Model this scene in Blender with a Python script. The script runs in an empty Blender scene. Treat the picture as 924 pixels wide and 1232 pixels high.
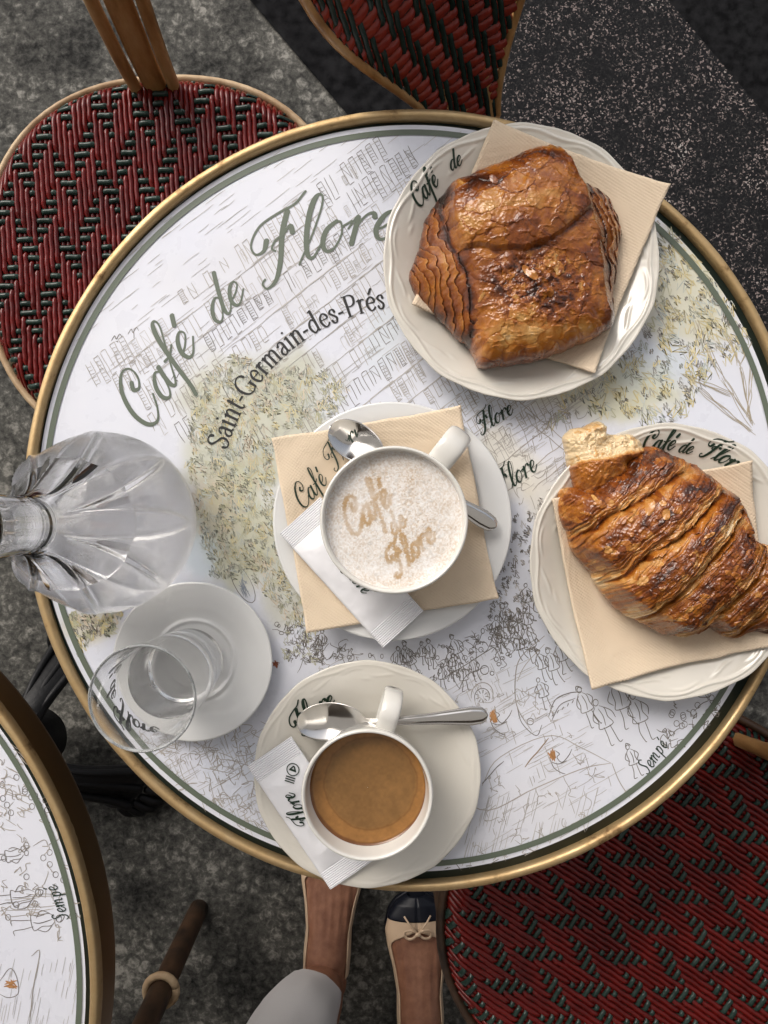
import bpy, math, random
import numpy as np
from mathutils import Vector, Matrix

random.seed(7)
rng = np.random.default_rng(7)
PI = math.pi
scene = bpy.context.scene
col = scene.collection

# ------------------------------------------------------------------ camera, sky, sun, exposure
TZ = 0.72            # table height
CZ = 1.292           # camera height
F = 896.0            # focal length in pixels of the 924x1232 photograph
cam_d = bpy.data.cameras.new('camera')
cam_d.sensor_fit = 'VERTICAL'
cam_d.sensor_height = 36.0
cam_d.lens = 36.0 * F / 1232.0
cam_d.clip_start = 0.01
cam_d.clip_end = 200.0
cam = bpy.data.objects.new('camera', cam_d)
cam.location = (0, 0, CZ)
cam.rotation_euler = (0, 0, 0)
col.objects.link(cam)
scene.camera = cam

AWN_OUT = 2.6                    # how far the added shade canvas reaches over the terrace
SUN_EL, SUN_AZ = 42.0, 128.0      # azimuth measured counter-clockwise from +X
world = bpy.data.worlds.new('World')
scene.world = world
world.use_nodes = True
wn = world.node_tree
wn.nodes.clear()
sky = wn.nodes.new('ShaderNodeTexSky')
sky.sky_type = 'NISHITA'
sky.sun_disc = False
sky.sun_elevation = math.radians(SUN_EL)
sky.sun_rotation = math.radians(90.0 - SUN_AZ)
sky.air_density = 1.0
sky.dust_density = 6.0
sky.ozone_density = 0.6
hs = wn.nodes.new('ShaderNodeHueSaturation')
hs.inputs['Saturation'].default_value = 0.45
bg = wn.nodes.new('ShaderNodeBackground')
bg.inputs['Strength'].default_value = 0.135
wo = wn.nodes.new('ShaderNodeOutputWorld')
wn.links.new(sky.outputs[0], hs.inputs['Color'])
wn.links.new(hs.outputs[0], bg.inputs['Color'])
wn.links.new(bg.outputs[0], wo.inputs['Surface'])

sun_d = bpy.data.lights.new('sun', 'SUN')
sun_d.energy = 0.5
sun_d.angle = math.radians(35)
sun_d.color = (1.0, 0.95, 0.88)
sun = bpy.data.objects.new('sun', sun_d)
sd = Vector((math.cos(math.radians(SUN_EL)) * math.cos(math.radians(SUN_AZ)),
             math.cos(math.radians(SUN_EL)) * math.sin(math.radians(SUN_AZ)),
             math.sin(math.radians(SUN_EL))))
sun.rotation_euler = sd.to_track_quat('Z', 'Y').to_euler()
sun.location = sd * 5
col.objects.link(sun)

scene.view_settings.view_transform = 'Standard'
scene.view_settings.look = 'None'
scene.view_settings.gamma = 1.0
scene.view_settings.use_curve_mapping = False
scene.view_settings.exposure = 0.56
scene.cycles.max_bounces = 48
scene.cycles.transmission_bounces = 48
scene.cycles.transparent_max_bounces = 12
scene.cycles.sample_clamp_indirect = 6.0

# ------------------------------------------------------------------ helpers
def W(px, py, z):
    """point of the place at height z seen at photograph pixel (px, py)"""
    k = (CZ - z) / F
    return np.array([(px - 462.0) * k, (616.0 - py) * k, z])

def newobj(name, me, mat, parent=None):
    o = bpy.data.objects.new(name, me)
    col.objects.link(o)
    if mat is not None:
        me.materials.append(mat)
    if parent is not None:
        o.parent = parent
    return o

def mesh(name, verts, faces, mat, parent=None, smooth=True, attrs=None):
    me = bpy.data.meshes.new(name)
    verts = np.asarray(verts, dtype=np.float32).reshape(-1, 3)
    if isinstance(faces, np.ndarray):
        k = faces.shape[1]
        me.vertices.add(len(verts))
        me.vertices.foreach_set('co', verts.ravel())
        me.loops.add(faces.size)
        me.loops.foreach_set('vertex_index', faces.astype(np.int32).ravel())
        me.polygons.add(len(faces))
        me.polygons.foreach_set('loop_start', np.arange(0, faces.size, k, dtype=np.int32))
        me.update(calc_edges=True)
    else:
        me.from_pydata(verts.tolist(), [], faces)
    if smooth:
        me.polygons.foreach_set('use_smooth', np.ones(len(me.polygons), dtype=bool))
    if attrs:
        for k_, v in attrs.items():
            v = np.asarray(v, dtype=np.float32)
            if v.ndim == 1:
                a = me.attributes.new(k_, 'FLOAT', 'POINT')
                a.data.foreach_set('value', v)
            else:
                a = me.attributes.new(k_, 'FLOAT_COLOR', 'POINT')
                v4 = np.ones((len(v), 4), dtype=np.float32)
                v4[:, :3] = v
                a.data.foreach_set('color', v4.ravel())
    me.update()
    return newobj(name, me, mat, parent)

def gridfaces(nu, nv, cu=False, cv=False, off=0):
    """index grid [u][v], v fastest"""
    iu = np.arange(nu if cu else nu - 1)
    iv = np.arange(nv if cv else nv - 1)
    A, B = np.meshgrid(iu, iv, indexing='ij')
    A2, B2 = (A + 1) % nu, (B + 1) % nv
    f = np.stack([A * nv + B, A2 * nv + B, A2 * nv + B2, A * nv + B2], -1).reshape(-1, 4)
    return f + off

class MB:
    def __init__(self):
        self.v, self.f, self.n, self.a = [], [], 0, []
    def add(self, v, f, a=None):
        v = np.asarray(v, dtype=float).reshape(-1, 3)
        self.v.append(v); self.f.append(np.asarray(f) + self.n); self.n += len(v)
        if a is not None:
            self.a.append(np.broadcast_to(np.asarray(a, dtype=float), (len(v), 3)))
    def build(self, name, mat, parent=None, smooth=True):
        at = {'tint': np.concatenate(self.a)} if self.a else None
        return mesh(name, np.concatenate(self.v), np.concatenate(self.f), mat, parent, smooth, at)

def empty(name, loc=(0, 0, 0), rz=0.0):
    o = bpy.data.objects.new(name, None)
    o.empty_display_size = 0.05
    o.location = loc
    o.rotation_euler = (0, 0, rz)
    col.objects.link(o)
    return o

def tag(o, label=None, cat=None, group=None, kind=None):
    if label: o['label'] = label
    if cat: o['category'] = cat
    if group: o['group'] = group
    if kind: o['kind'] = kind
    return o

def lathe(profile, n=96, rmod=None, zmod=None, closed=False, cx=0, cy=0, dense=0):
    p = np.asarray(profile, dtype=float)
    if dense:
        q = [p[0]]
        for a_, b_ in zip(p[:-1], p[1:]):
            L_ = np.linalg.norm(b_ - a_)
            if L_ > dense:      # keep corners crisp: points close to both ends
                e_ = .06 * dense / L_
                ts = [e_] + list(np.linspace(0, 1, int(L_ / dense) + 1)[1:-1]) + [1 - e_]
                q += [a_ + (b_ - a_) * t_ for t_ in ts]
            q.append(b_)
        p = np.array(q)
    th = np.linspace(0, 2 * PI, n, endpoint=False)
    r = p[:, 0][:, None] * np.ones(n)[None]
    z = p[:, 1][:, None] * np.ones(n)[None]
    s = np.arange(len(p))[:, None] * np.ones(n)[None]
    if rmod is not None: r = rmod(r, z, th[None] * np.ones_like(r), s)
    if zmod is not None: z = zmod(r, z, th[None] * np.ones_like(r), s)
    v = np.stack([cx + r * np.cos(th), cy + r * np.sin(th), z], -1).reshape(-1, 3)
    return v, gridfaces(len(p), n, closed, True)[:, ::-1]

def smooth_profile(pts, n=60):
    return catmull(np.asarray(pts, dtype=float), n)

def catmull(pts, n=40, closed=False):
    p = np.asarray(pts, dtype=float)
    if len(p) == 2 and not closed:
        t = np.linspace(0, 1, max(n, 2))[:, None]
        return p[0] * (1 - t) + p[1] * t
    if closed:
        q = np.concatenate([p[-1:], p, p[:2]])
        m = len(p)
    else:
        q = np.concatenate([2 * p[:1] - p[1:2], p, 2 * p[-1:] - p[-2:-1]])
        m = len(p) - 1
    t = np.linspace(0, m, n, endpoint=not closed)
    i = np.minimum(t.astype(int), m - 1)
    u = (t - i)[:, None]
    a, b, c, d = q[i], q[i + 1], q[i + 2], q[i + 3]
    return 0.5 * ((2 * b) + (-a + c) * u + (2 * a - 5 * b + 4 * c - d) * u ** 2 + (-a + 3 * b - 3 * c + d) * u ** 3)

def frames(P, up=(0, 0, 1)):
    T = np.gradient(P, axis=0)
    T /= np.linalg.norm(T, axis=1)[:, None] + 1e-12
    up = np.asarray(up, dtype=float)
    S = np.cross(T, up)
    bad = np.linalg.norm(S, axis=1) < 1e-3
    S[bad] = np.cross(T[bad], np.array([0.3, 1, 0]))
    S /= np.linalg.norm(S, axis=1)[:, None]
    U = np.cross(S, T)
    return T, S, U

def tube(P, rad, n=10, ratio=1.0, up=(0, 0, 1), caps=True, square=2.0):
    """swept tube; ratio = thickness along 'up' over width"""
    P = np.asarray(P, dtype=float)
    rad = np.broadcast_to(np.asarray(rad, dtype=float), (len(P),))
    rat = np.broadcast_to(np.asarray(ratio, dtype=float), (len(P),))
    T, S, U = frames(P, up)
    a = np.linspace(0, 2 * PI, n, endpoint=False)
    ca, sa = np.cos(a), np.sin(a)
    if square != 2.0:
        ca = np.sign(ca) * np.abs(ca) ** (2 / square); sa = np.sign(sa) * np.abs(sa) ** (2 / square)
    v = P[:, None] + S[:, None] * (rad[:, None] * ca[None])[..., None] + U[:, None] * ((rad * rat)[:, None] * sa[None])[..., None]
    v = v.reshape(-1, 3)
    f = gridfaces(len(P), n, False, True)
    if caps:
        m = len(v)
        v = np.concatenate([v, P[:1], P[-1:]])
        i = np.arange(n); j = (i + 1) % n
        c0 = np.stack([np.full(n, m), i, j, j], -1)
        b = (len(P) - 1) * n
        c1 = np.stack([np.full(n, m + 1), b + j, b + i, b + i], -1)
        # triangles written as degenerate-free quads: split centre
        c0 = np.stack([np.full(n, m), j, i, np.full(n, m)], -1)
        return v, f, (m, n, b)
    return v, f, None

def tube_add(mb, P, rad, n=10, ratio=1.0, up=(0, 0, 1), square=2.0, tint=None):
    """tube with rounded-over ends (rings shrink), all quads"""
    P = np.asarray(P, dtype=float)
    rad = np.array(np.broadcast_to(np.asarray(rad, dtype=float), (len(P),)))
    T, S, U = frames(P, up)
    P2 = np.concatenate([P[:1] - T[:1] * rad[0] * 0.30, P[:1] - T[:1] * rad[0] * 0.22, P, P[-1:] + T[-1:] * rad[-1] * 0.22, P[-1:] + T[-1:] * rad[-1] * 0.30])
    r2 = np.concatenate([[rad[0] * .02, rad[0] * .65], rad, [rad[-1] * .65, rad[-1] * .02]])
    rat = np.broadcast_to(np.asarray(ratio, dtype=float), (len(P),))
    rat2 = np.concatenate([[rat[0]] * 2, rat, [rat[-1]] * 2])
    v, f, _ = tube(P2, r2, n, rat2, up, False, square)
    mb.add(v, f, tint)

def hash3(ix, iy, iz, seed):
    h = (ix * 374761393 + iy * 668265263 + iz * 2147483647 + seed * 974634777) & 0xFFFFFFFF
    h = ((h ^ (h >> 13)) * 1274126177) & 0xFFFFFFFF
    h = (h ^ (h >> 16)) & 0xFFFFFFFF
    return h / 4294967295.0

def vnoise(x, y, z=0.0, seed=0):
    x = np.asarray(x, float); y = np.asarray(y, float); z = np.broadcast_to(np.asarray(z, float), x.shape)
    ix, iy, iz = np.floor(x).astype(np.int64), np.floor(y).astype(np.int64), np.floor(z).astype(np.int64)
    fx, fy, fz = x - ix, y - iy, z - iz
    fx, fy, fz = fx * fx * (3 - 2 * fx), fy * fy * (3 - 2 * fy), fz * fz * (3 - 2 * fz)
    r = 0
    for dx in (0, 1):
        for dy in (0, 1):
            for dz in (0, 1):
                w = (fx if dx else 1 - fx) * (fy if dy else 1 - fy) * (fz if dz else 1 - fz)
                r = r + w * hash3(ix + dx, iy + dy, iz + dz, seed)
    return r * 2 - 1

def fbm(x, y, z=0.0, seed=0, oct=4, gain=0.5):
    r, a, s, t = 0, 1.0, 1.0, 0
    for k in range(oct):
        r = r + a * vnoise(np.asarray(x) * s + 13.7 * k, np.asarray(y) * s - 7.1 * k, np.asarray(z) * s, seed + k)
        t += a; a *= gain; s *= 2.03
    return r / t

def sstep(a, b, x):
    t = np.clip((x - a) / (b - a), 0, 1)
    return t * t * (3 - 2 * t)

# ------------------------------------------------------------------ materials
def mat(name, color=(0.8, 0.8, 0.8), rough=0.5, metal=0.0, spec=0.5, coat=0.0, coat_rough=0.05, trans=0.0, ior=1.45, sss=0.0):
    m = bpy.data.materials.new(name)
    m.use_nodes = True
    nt = m.node_tree
    p = nt.nodes['Principled BSDF']
    p.inputs['Base Color'].default_value = (*color, 1)
    p.inputs['Roughness'].default_value = rough
    p.inputs['Metallic'].default_value = metal
    p.inputs['Specular IOR Level'].default_value = spec
    p.inputs['Coat Weight'].default_value = coat
    p.inputs['Coat Roughness'].default_value = coat_rough
    p.inputs['Transmission Weight'].default_value = trans
    p.inputs['IOR'].default_value = ior
    if sss:
        p.inputs['Subsurface Weight'].default_value = sss
        p.inputs['Subsurface Radius'].default_value = (0.006, 0.004, 0.002)
        p.inputs['Subsurface Scale'].default_value = 1.0
    return m

def nd(m, t, **kw):
    n = m.node_tree.nodes.new(t)
    for k, v in kw.items():
        if k in n.inputs: n.inputs[k].default_value = v
        else: setattr(n, k, v)
    return n

def lk(m, a, b): m.node_tree.links.new(a, b)
def bsdf(m): return m.node_tree.nodes['Principled BSDF']

def ocoord(m, scale=(1, 1, 1)):
    tc = nd(m, 'ShaderNodeTexCoord')
    mp = nd(m, 'ShaderNodeMapping')
    mp.inputs['Scale'].default_value = scale
    lk(m, tc.outputs['Object'], mp.inputs['Vector'])
    return mp.outputs[0]

def noise(m, vec, scale, detail=4.0, rough=0.55, dist=0.0):
    n = nd(m, 'ShaderNodeTexNoise')
    n.inputs['Scale'].default_value = scale
    n.inputs['Detail'].default_value = detail
    n.inputs['Roughness'].default_value = rough
    n.inputs['Distortion'].default_value = dist
    if vec is not None: lk(m, vec, n.inputs['Vector'])
    return n

def ramp(m, fac, stops):
    r = nd(m, 'ShaderNodeValToRGB')
    e = r.color_ramp.elements
    while len(e) < len(stops): e.new(0.5)
    for k, (p, c) in enumerate(stops):
        e[k].position = p
        e[k].color = (*c, 1) if len(c) == 3 else c
    lk(m, fac, r.inputs['Fac'])
    return r

def bump(m, height, strength=0.3, dist=0.001, normal=None):
    b = nd(m, 'ShaderNodeBump')
    b.inputs['Strength'].default_value = strength
    b.inputs['Distance'].default_value = dist
    lk(m, height, b.inputs['Height'])
    if normal is not None: lk(m, normal, b.inputs['Normal'])
    return b

def setn(m, b): lk(m, b.outputs[0], bsdf(m).inputs['Normal'])

def varied(m, c1, c2, scale=20, detail=5, lo=0.35, hi=0.65, vec_scale=(1, 1, 1)):
    v = ocoord(m, vec_scale)
    n = noise(m, v, scale, detail)
    r = ramp(m, n.outputs['Fac'], [(lo, c1), (hi, c2)])
    lk(m, r.outputs[0], bsdf(m).inputs['Base Color'])
    return v, n

# porcelain
M_porc = mat('porcelain_cream', (0.65, 0.62, 0.555), 0.12, coat=0.6, coat_rough=0.03)
M_porc2 = mat('porcelain_white', (0.66, 0.645, 0.605), 0.12, coat=0.6, coat_rough=0.03)
M_saucer_white = mat('porcelain_plain', (0.68, 0.685, 0.68), 0.12, coat=0.6, coat_rough=0.03)

# table print paper (tint attribute carries the printed washes)
M_print = mat('printed_enamel', (0.74, 0.75, 0.80), 0.30, spec=0.5)
_a = nd(M_print, 'ShaderNodeAttribute'); _a.attribute_name = 'tint'
_v = ocoord(M_print)
_n = noise(M_print, _v, 9, 6, 0.6)
_r = ramp(M_print, _n.outputs['Fac'], [(0.35, (0.93, 0.94, 0.97)), (0.7, (1.0, 1.0, 1.0))])
_mx = nd(M_print, 'ShaderNodeMix'); _mx.data_type = 'RGBA'; _mx.blend_type = 'MULTIPLY'; _mx.inputs[0].default_value = 1.0
lk(M_print, _a.outputs['Color'], _mx.inputs[6]); lk(M_print, _r.outputs[0], _mx.inputs[7])
lk(M_print, _mx.outputs[2], bsdf(M_print).inputs['Base Color'])
_n2 = noise(M_print, _v, 60, 4)
_rr = ramp(M_print, _n2.outputs['Fac'], [(0.3, (0.22, 0.22, 0.22)), (0.75, (0.42, 0.42, 0.42))])
lk(M_print, _rr.outputs[0], bsdf(M_print).inputs['Roughness'])

M_ink = mat('ink_tinted', (0.1, 0.1, 0.1), 0.4)
_a = nd(M_ink, 'ShaderNodeAttribute'); _a.attribute_name = 'tint'
lk(M_ink, _a.outputs['Color'], bsdf(M_ink).inputs['Base Color'])
M_green = mat('sage_green_print', (0.115, 0.14, 0.105), 0.4)
M_dgreen = mat('dark_green_print', (0.018, 0.030, 0.026), 0.35)
M_black = mat('black_print', (0.018, 0.018, 0.018), 0.45)
M_text_green = mat('dark_green_lettering', (0.012, 0.03, 0.018), 0.3)

# brass
M_brass = mat('worn_brass', (0.62, 0.42, 0.20), 0.46, metal=0.7, spec=0.4)
_v = ocoord(M_brass)
_n = noise(M_brass, _v, 45, 6, 0.65)
_r = ramp(M_brass, _n.outputs['Fac'], [(0.30, (0.20, 0.12, 0.055)), (0.42, (0.50, 0.345, 0.17)), (0.8, (0.62, 0.46, 0.26))])
lk(M_brass, _r.outputs[0], bsdf(M_brass).inputs['Base Color'])
_r2 = ramp(M_brass, _n.outputs['Fac'], [(0.3, (0.6, 0.6, 0.6)), (0.7, (0.38, 0.38, 0.38))])
lk(M_brass, _r2.outputs[0], bsdf(M_brass).inputs['Roughness'])
_n3 = noise(M_brass, _v, 260, 3)
setn(M_brass, bump(M_brass, _n3.outputs['Fac'], 0.25, 0.0006))
M_brass_side = mat('dull_brass_band', (0.20, 0.11, 0.04), 0.45, metal=0.85)

M_iron = mat('cast_iron_black', (0.008, 0.008, 0.009), 0.5, spec=0.3)
_v = ocoord(M_iron); _n = noise(M_iron, _v, 90, 4); setn(M_iron, bump(M_iron, _n.outputs['Fac'], 0.5, 0.002))
M_steel = mat('stainless_steel', (0.62, 0.60, 0.57), 0.14, metal=1.0)
_v = ocoord(M_steel); _n = noise(M_steel, _v, 120, 3)
_r = ramp(M_steel, _n.outputs['Fac'], [(0.3, (0.10, 0.10, 0.10)), (0.75, (0.22, 0.22, 0.22))]); lk(M_steel, _r.outputs[0], bsdf(M_steel).inputs['Roughness'])

# rattan
def strand_mat(name, c1, c2, c3):
    m = mat(name, c1, 0.24, spec=0.26, coat=0.24, coat_rough=0.05)
    v = ocoord(m)
    n = noise(m, v, 28, 7, 0.7)
    r = ramp(m, n.outputs['Fac'], [(0.3, c1), (0.5, c2), (0.72, c3)])
    lk(m, r.outputs[0], bsdf(m).inputs['Base Color'])
    n2 = noise(m, v, 400, 2)
    setn(m, bump(m, n2.outputs['Fac'], 0.15, 0.0004))
    return m
M_red = strand_mat('oxblood_rattan', (0.058, 0.0034, 0.0028), (0.104, 0.0056, 0.0042), (0.165, 0.010, 0.0075))
M_redb = strand_mat('bright_red_rattan', (0.16, 0.016, 0.010), (0.24, 0.026, 0.014), (0.30, 0.045, 0.022))
M_grn = strand_mat('dark_green_rattan', (0.010, 0.020, 0.016), (0.016, 0.034, 0.027), (0.035, 0.055, 0.046))
M_under = mat('seat_underside', (0.03, 0.012, 0.01), 0.8)
M_cane = mat('varnished_cane', (0.30, 0.15, 0.055), 0.38, coat=0.3, coat_rough=0.2)
_v = ocoord(M_cane, (1, 1, 0.25)); _n = noise(M_cane, _v, 55, 6, 0.65)
_r = ramp(M_cane, _n.outputs['Fac'], [(0.28, (0.22, 0.10, 0.03)), (0.5, (0.42, 0.22, 0.08)), (0.75, (0.54, 0.34, 0.16))])
lk(M_cane, _r.outputs[0], bsdf(M_cane).inputs['Base Color'])
setn(M_cane, bump(M_cane, _n.outputs['Fac'], 0.35, 0.002))
M_cane_pale = mat('raw_pale_cane', (0.42, 0.29, 0.17), 0.6)
varied(M_cane_pale, (0.30, 0.19, 0.10), (0.50, 0.37, 0.23), 40)
M_cane_dark = mat('dark_stained_cane', (0.055, 0.030, 0.018), 0.45)
varied(M_cane_dark, (0.014, 0.008, 0.005), (0.065, 0.034, 0.018), 30)

# floors
M_conc = mat('worn_concrete', (0.14, 0.14, 0.13), 0.85, spec=0.12)
_v = ocoord(M_conc)
_n1 = noise(M_conc, _v, 7, 8, 0.62)
_n2 = noise(M_conc, _v, 80, 10, 0.72, 0.3)
_vo = nd(M_conc, 'ShaderNodeTexVoronoi'); _vo.feature = 'F1'; _vo.inputs['Scale'].default_value = 34; _vo.inputs['Randomness'].default_value = 1.0
_nv = noise(M_conc, _v, 30, 3)
_add = nd(M_conc, 'ShaderNodeVectorMath', operation='MULTIPLY_ADD')
_add.inputs[1].default_value = (0.02, 0.02, 0.02)
lk(M_conc, _nv.outputs['Color'], _add.inputs[0]); lk(M_conc, _v, _add.inputs[2])
lk(M_conc, _add.outputs[0], _vo.inputs['Vector'])
_ring = ramp(M_conc, _vo.outputs['Distance'], [(0.0, (0.60, 0.60, 0.60)), (0.25, (0.54, 0.54, 0.54)), (0.33, (0.57, 0.57, 0.57)), (0.42, (0.46, 0.46, 0.46)), (0.7, (0.5, 0.5, 0.5))])
_m1 = nd(M_conc, 'ShaderNodeMath', operation='MULTIPLY'); lk(M_conc, _n1.outputs['Fac'], _m1.inputs[0]); lk(M_conc, _ring.outputs[0], _m1.inputs[1])
_m2 = nd(M_conc, 'ShaderNodeMath', operation='MULTIPLY_ADD'); lk(M_conc, _n2.outputs['Fac'], _m2.inputs[0]); _m2.inputs[1].default_value = 0.5; lk(M_conc, _m1.outputs[0], _m2.inputs[2])
_r = ramp(M_conc, _m2.outputs[0], [(0.36, (0.006, 0.006, 0.006)), (0.45, (0.036, 0.0355, 0.033)), (0.53, (0.084, 0.082, 0.074)), (0.63, (0.26, 0.25, 0.225))])
lk(M_conc, _r.outputs[0], bsdf(M_conc).inputs['Base Color'])
setn(M_conc, bump(M_conc, _m2.outputs[0], 0.45, 0.004))

M_gran = mat('speckled_granite', (0.03, 0.03, 0.03), 0.8, spec=0.08)
_v = ocoord(M_gran)
_vo = nd(M_gran, 'ShaderNodeTexVoronoi'); _vo.inputs['Scale'].default_value = 400
_nw = noise(M_gran, _v, 120, 2)
_add = nd(M_gran, 'ShaderNodeVectorMath', operation='MULTIPLY_ADD'); _add.inputs[1].default_value = (0.012, 0.012, 0.012)
lk(M_gran, _nw.outputs['Color'], _add.inputs[0]); lk(M_gran, _v, _add.inputs[2]); lk(M_gran, _add.outputs[0], _vo.inputs['Vector'])
_n = noise(M_gran, _v, 11, 5, 0.6)
_s1 = nd(M_gran, 'ShaderNodeSeparateColor'); lk(M_gran, _vo.outputs['Color'], _s1.inputs[0])
_th = nd(M_gran, 'ShaderNodeMath', operation='MULTIPLY'); lk(M_gran, _s1.outputs[0], _th.inputs[0])
_rn = ramp(M_gran, _n.outputs['Fac'], [(0.3, (0.78, 0.78, 0.78)), (0.7, (1.0, 1.0, 1.0))]); lk(M_gran, _rn.outputs[0], _th.inputs[1])
_sp = ramp(M_gran, _th.outputs[0], [(0.0, (0.008, 0.008, 0.009)), (0.55, (0.012, 0.012, 0.013)), (0.76, (0.024, 0.024, 0.024)), (0.90, (0.24, 0.195, 0.185)), (1.0, (0.36, 0.35, 0.33))])
lk(M_gran, _sp.outputs[0], bsdf(M_gran).inputs['Base Color'])
M_tar = mat('black_stone', (0.012, 0.012, 0.013), 0.9, spec=0.05)
varied(M_tar, (0.004, 0.004, 0.0045), (0.014, 0.014, 0.015), 60, 6)

# glass and liquids
def glassmat(name, color, rough, ior):
    m = mat(name, color, rough, trans=1.0, ior=ior)
    return m
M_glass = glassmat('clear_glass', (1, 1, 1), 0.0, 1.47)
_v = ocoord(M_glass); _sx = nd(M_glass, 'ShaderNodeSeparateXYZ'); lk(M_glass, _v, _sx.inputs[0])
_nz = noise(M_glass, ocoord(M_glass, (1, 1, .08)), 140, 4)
_rz = ramp(M_glass, _sx.outputs[2], [(0.0, (0.05, 0.05, 0.05)), (0.1105, (0.06, 0.06, 0.06)), (0.1135, (0.40, 0.40, 0.40))])  # white mixed into the walls, strongest at the rim, paints their pale gleam
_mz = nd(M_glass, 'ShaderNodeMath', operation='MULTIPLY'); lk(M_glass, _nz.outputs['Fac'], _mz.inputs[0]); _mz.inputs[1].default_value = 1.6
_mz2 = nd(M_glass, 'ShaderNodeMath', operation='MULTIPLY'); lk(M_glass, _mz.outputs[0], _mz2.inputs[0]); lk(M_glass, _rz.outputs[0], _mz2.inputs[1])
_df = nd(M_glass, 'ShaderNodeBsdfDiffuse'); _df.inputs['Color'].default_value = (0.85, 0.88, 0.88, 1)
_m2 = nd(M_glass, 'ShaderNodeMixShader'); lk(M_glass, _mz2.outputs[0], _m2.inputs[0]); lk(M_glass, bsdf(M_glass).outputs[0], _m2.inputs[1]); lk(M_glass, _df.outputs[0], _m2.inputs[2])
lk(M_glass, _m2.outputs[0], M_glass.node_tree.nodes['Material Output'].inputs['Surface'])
M_glass_dew = glassmat('misted_glass', (1, 1, 1), 0.0, 1.47)
_v = ocoord(M_glass_dew)
_vo = nd(M_glass_dew, 'ShaderNodeTexVoronoi'); _vo.inputs['Scale'].default_value = 300
_n = noise(M_glass_dew, _v, 34, 6, 0.65, 0.5)
_r = ramp(M_glass_dew, _n.outputs['Fac'], [(0.40, (0.05, 0.05, 0.05)), (0.66, (1, 1, 1))])
_sx = nd(M_glass_dew, 'ShaderNodeSeparateXYZ'); lk(M_glass_dew, _v, _sx.inputs[0])
_hz = ramp(M_glass_dew, _sx.outputs[2], [(0.030, (1, 1, 1)), (0.070, (0.25, 0.25, 0.25)), (0.12, (0.0, 0.0, 0.0))])
_mw = nd(M_glass_dew, 'ShaderNodeMath', operation='MULTIPLY'); lk(M_glass_dew, _hz.outputs[0], _mw.inputs[0]); lk(M_glass_dew, _r.outputs[0], _mw.inputs[1])
_mm = nd(M_glass_dew, 'ShaderNodeMath', operation='MULTIPLY'); lk(M_glass_dew, _vo.outputs['Distance'], _mm.inputs[0]); lk(M_glass_dew, _mw.outputs[0], _mm.inputs[1])
_nw = noise(M_glass_dew, _v, 75, 3, 0.5, 0.4)
_bw = bump(M_glass_dew, _nw.outputs['Fac'], 0.05, 0.0020)
setn(M_glass_dew, bump(M_glass_dew, _mm.outputs[0], 0.35, 0.0016, _bw.outputs[0]))
_df = nd(M_glass_dew, 'ShaderNodeBsdfDiffuse'); _df.inputs['Color'].default_value = (0.85, 0.86, 0.86, 1)
_tl = nd(M_glass_dew, 'ShaderNodeBsdfTranslucent'); _tl.inputs['Color'].default_value = (0.85, 0.86, 0.86, 1)
_m1 = nd(M_glass_dew, 'ShaderNodeMixShader'); lk(M_glass_dew, _df.outputs[0], _m1.inputs[1]); lk(M_glass_dew, _tl.outputs[0], _m1.inputs[2])
_fr = nd(M_glass_dew, 'ShaderNodeMath', operation='MULTIPLY'); _fr.inputs[1].default_value = 0.10; lk(M_glass_dew, _mw.outputs[0], _fr.inputs[0])
_m2 = nd(M_glass_dew, 'ShaderNodeMixShader'); lk(M_glass_dew, _fr.outputs[0], _m2.inputs[0]); lk(M_glass_dew, bsdf(M_glass_dew).outputs[0], _m2.inputs[1]); lk(M_glass_dew, _m1.outputs[0], _m2.inputs[2])
lk(M_glass_dew, _m2.outputs[0], M_glass_dew.node_tree.nodes['Material Output'].inputs['Surface'])
M_water = glassmat('water', (1, 1, 1), 0.0, 1.333)
M_wet = bpy.data.materials.new('glass_to_water'); M_wet.use_nodes = True
M_wet.node_tree.nodes.remove(bsdf(M_wet))
_g = M_wet.node_tree.nodes.new('ShaderNodeBsdfGlass'); _g.inputs['IOR'].default_value = 1.333 / 1.47; _g.inputs['Roughness'].default_value = 0.0
lk(M_wet, _g.outputs[0], M_wet.node_tree.nodes['Material Output'].inputs['Surface'])
def wet_mesh(name, side, top, n):
    """body of water whose sides are the wetted glass wall and whose top is open to the air"""
    v1, f1 = lathe(side, n); v2, f2 = lathe(top, n, dense=.003)
    o = mesh(name, np.concatenate([v1, v2]), np.concatenate([f1, f2 + len(v1)]), M_wet)
    o.data.materials.append(M_water)
    idx = np.zeros(len(o.data.polygons), dtype=np.int32); idx[len(f1):] = 1
    o.data.polygons.foreach_set('material_index', idx)
    return o

# paper
M_nap = mat('cream_paper_napkin', (0.70, 0.575, 0.43), 0.85, spec=0.2)
_tc = nd(M_nap, 'ShaderNodeTexCoord')
_sep = nd(M_nap, 'ShaderNodeAttribute'); _sep.attribute_name = 'emb'
_wv = nd(M_nap, 'ShaderNodeTexVoronoi'); _wv.inputs['Scale'].default_value = 520; _wv.inputs['Randomness'].default_value = 0.0
_mp = nd(M_nap, 'ShaderNodeMapping'); _mp.inputs['Rotation'].default_value = (0, 0, 0.6); lk(M_nap, _tc.outputs['Object'], _mp.inputs['Vector'])
lk(M_nap, _mp.outputs[0], _wv.inputs['Vector'])
_nn = noise(M_nap, _tc.outputs['Object'], 700, 2)
_mul = nd(M_nap, 'ShaderNodeMath', operation='MULTIPLY'); lk(M_nap, _wv.outputs['Distance'], _mul.inputs[0]); lk(M_nap, _sep.outputs['Fac'], _mul.inputs[1])
_b1 = bump(M_nap, _mul.outputs[0], 0.5, 0.0010)
_b2 = bump(M_nap, _nn.outputs['Fac'], 0.12, 0.0006, _b1.outputs[0])
setn(M_nap, _b2)
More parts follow.
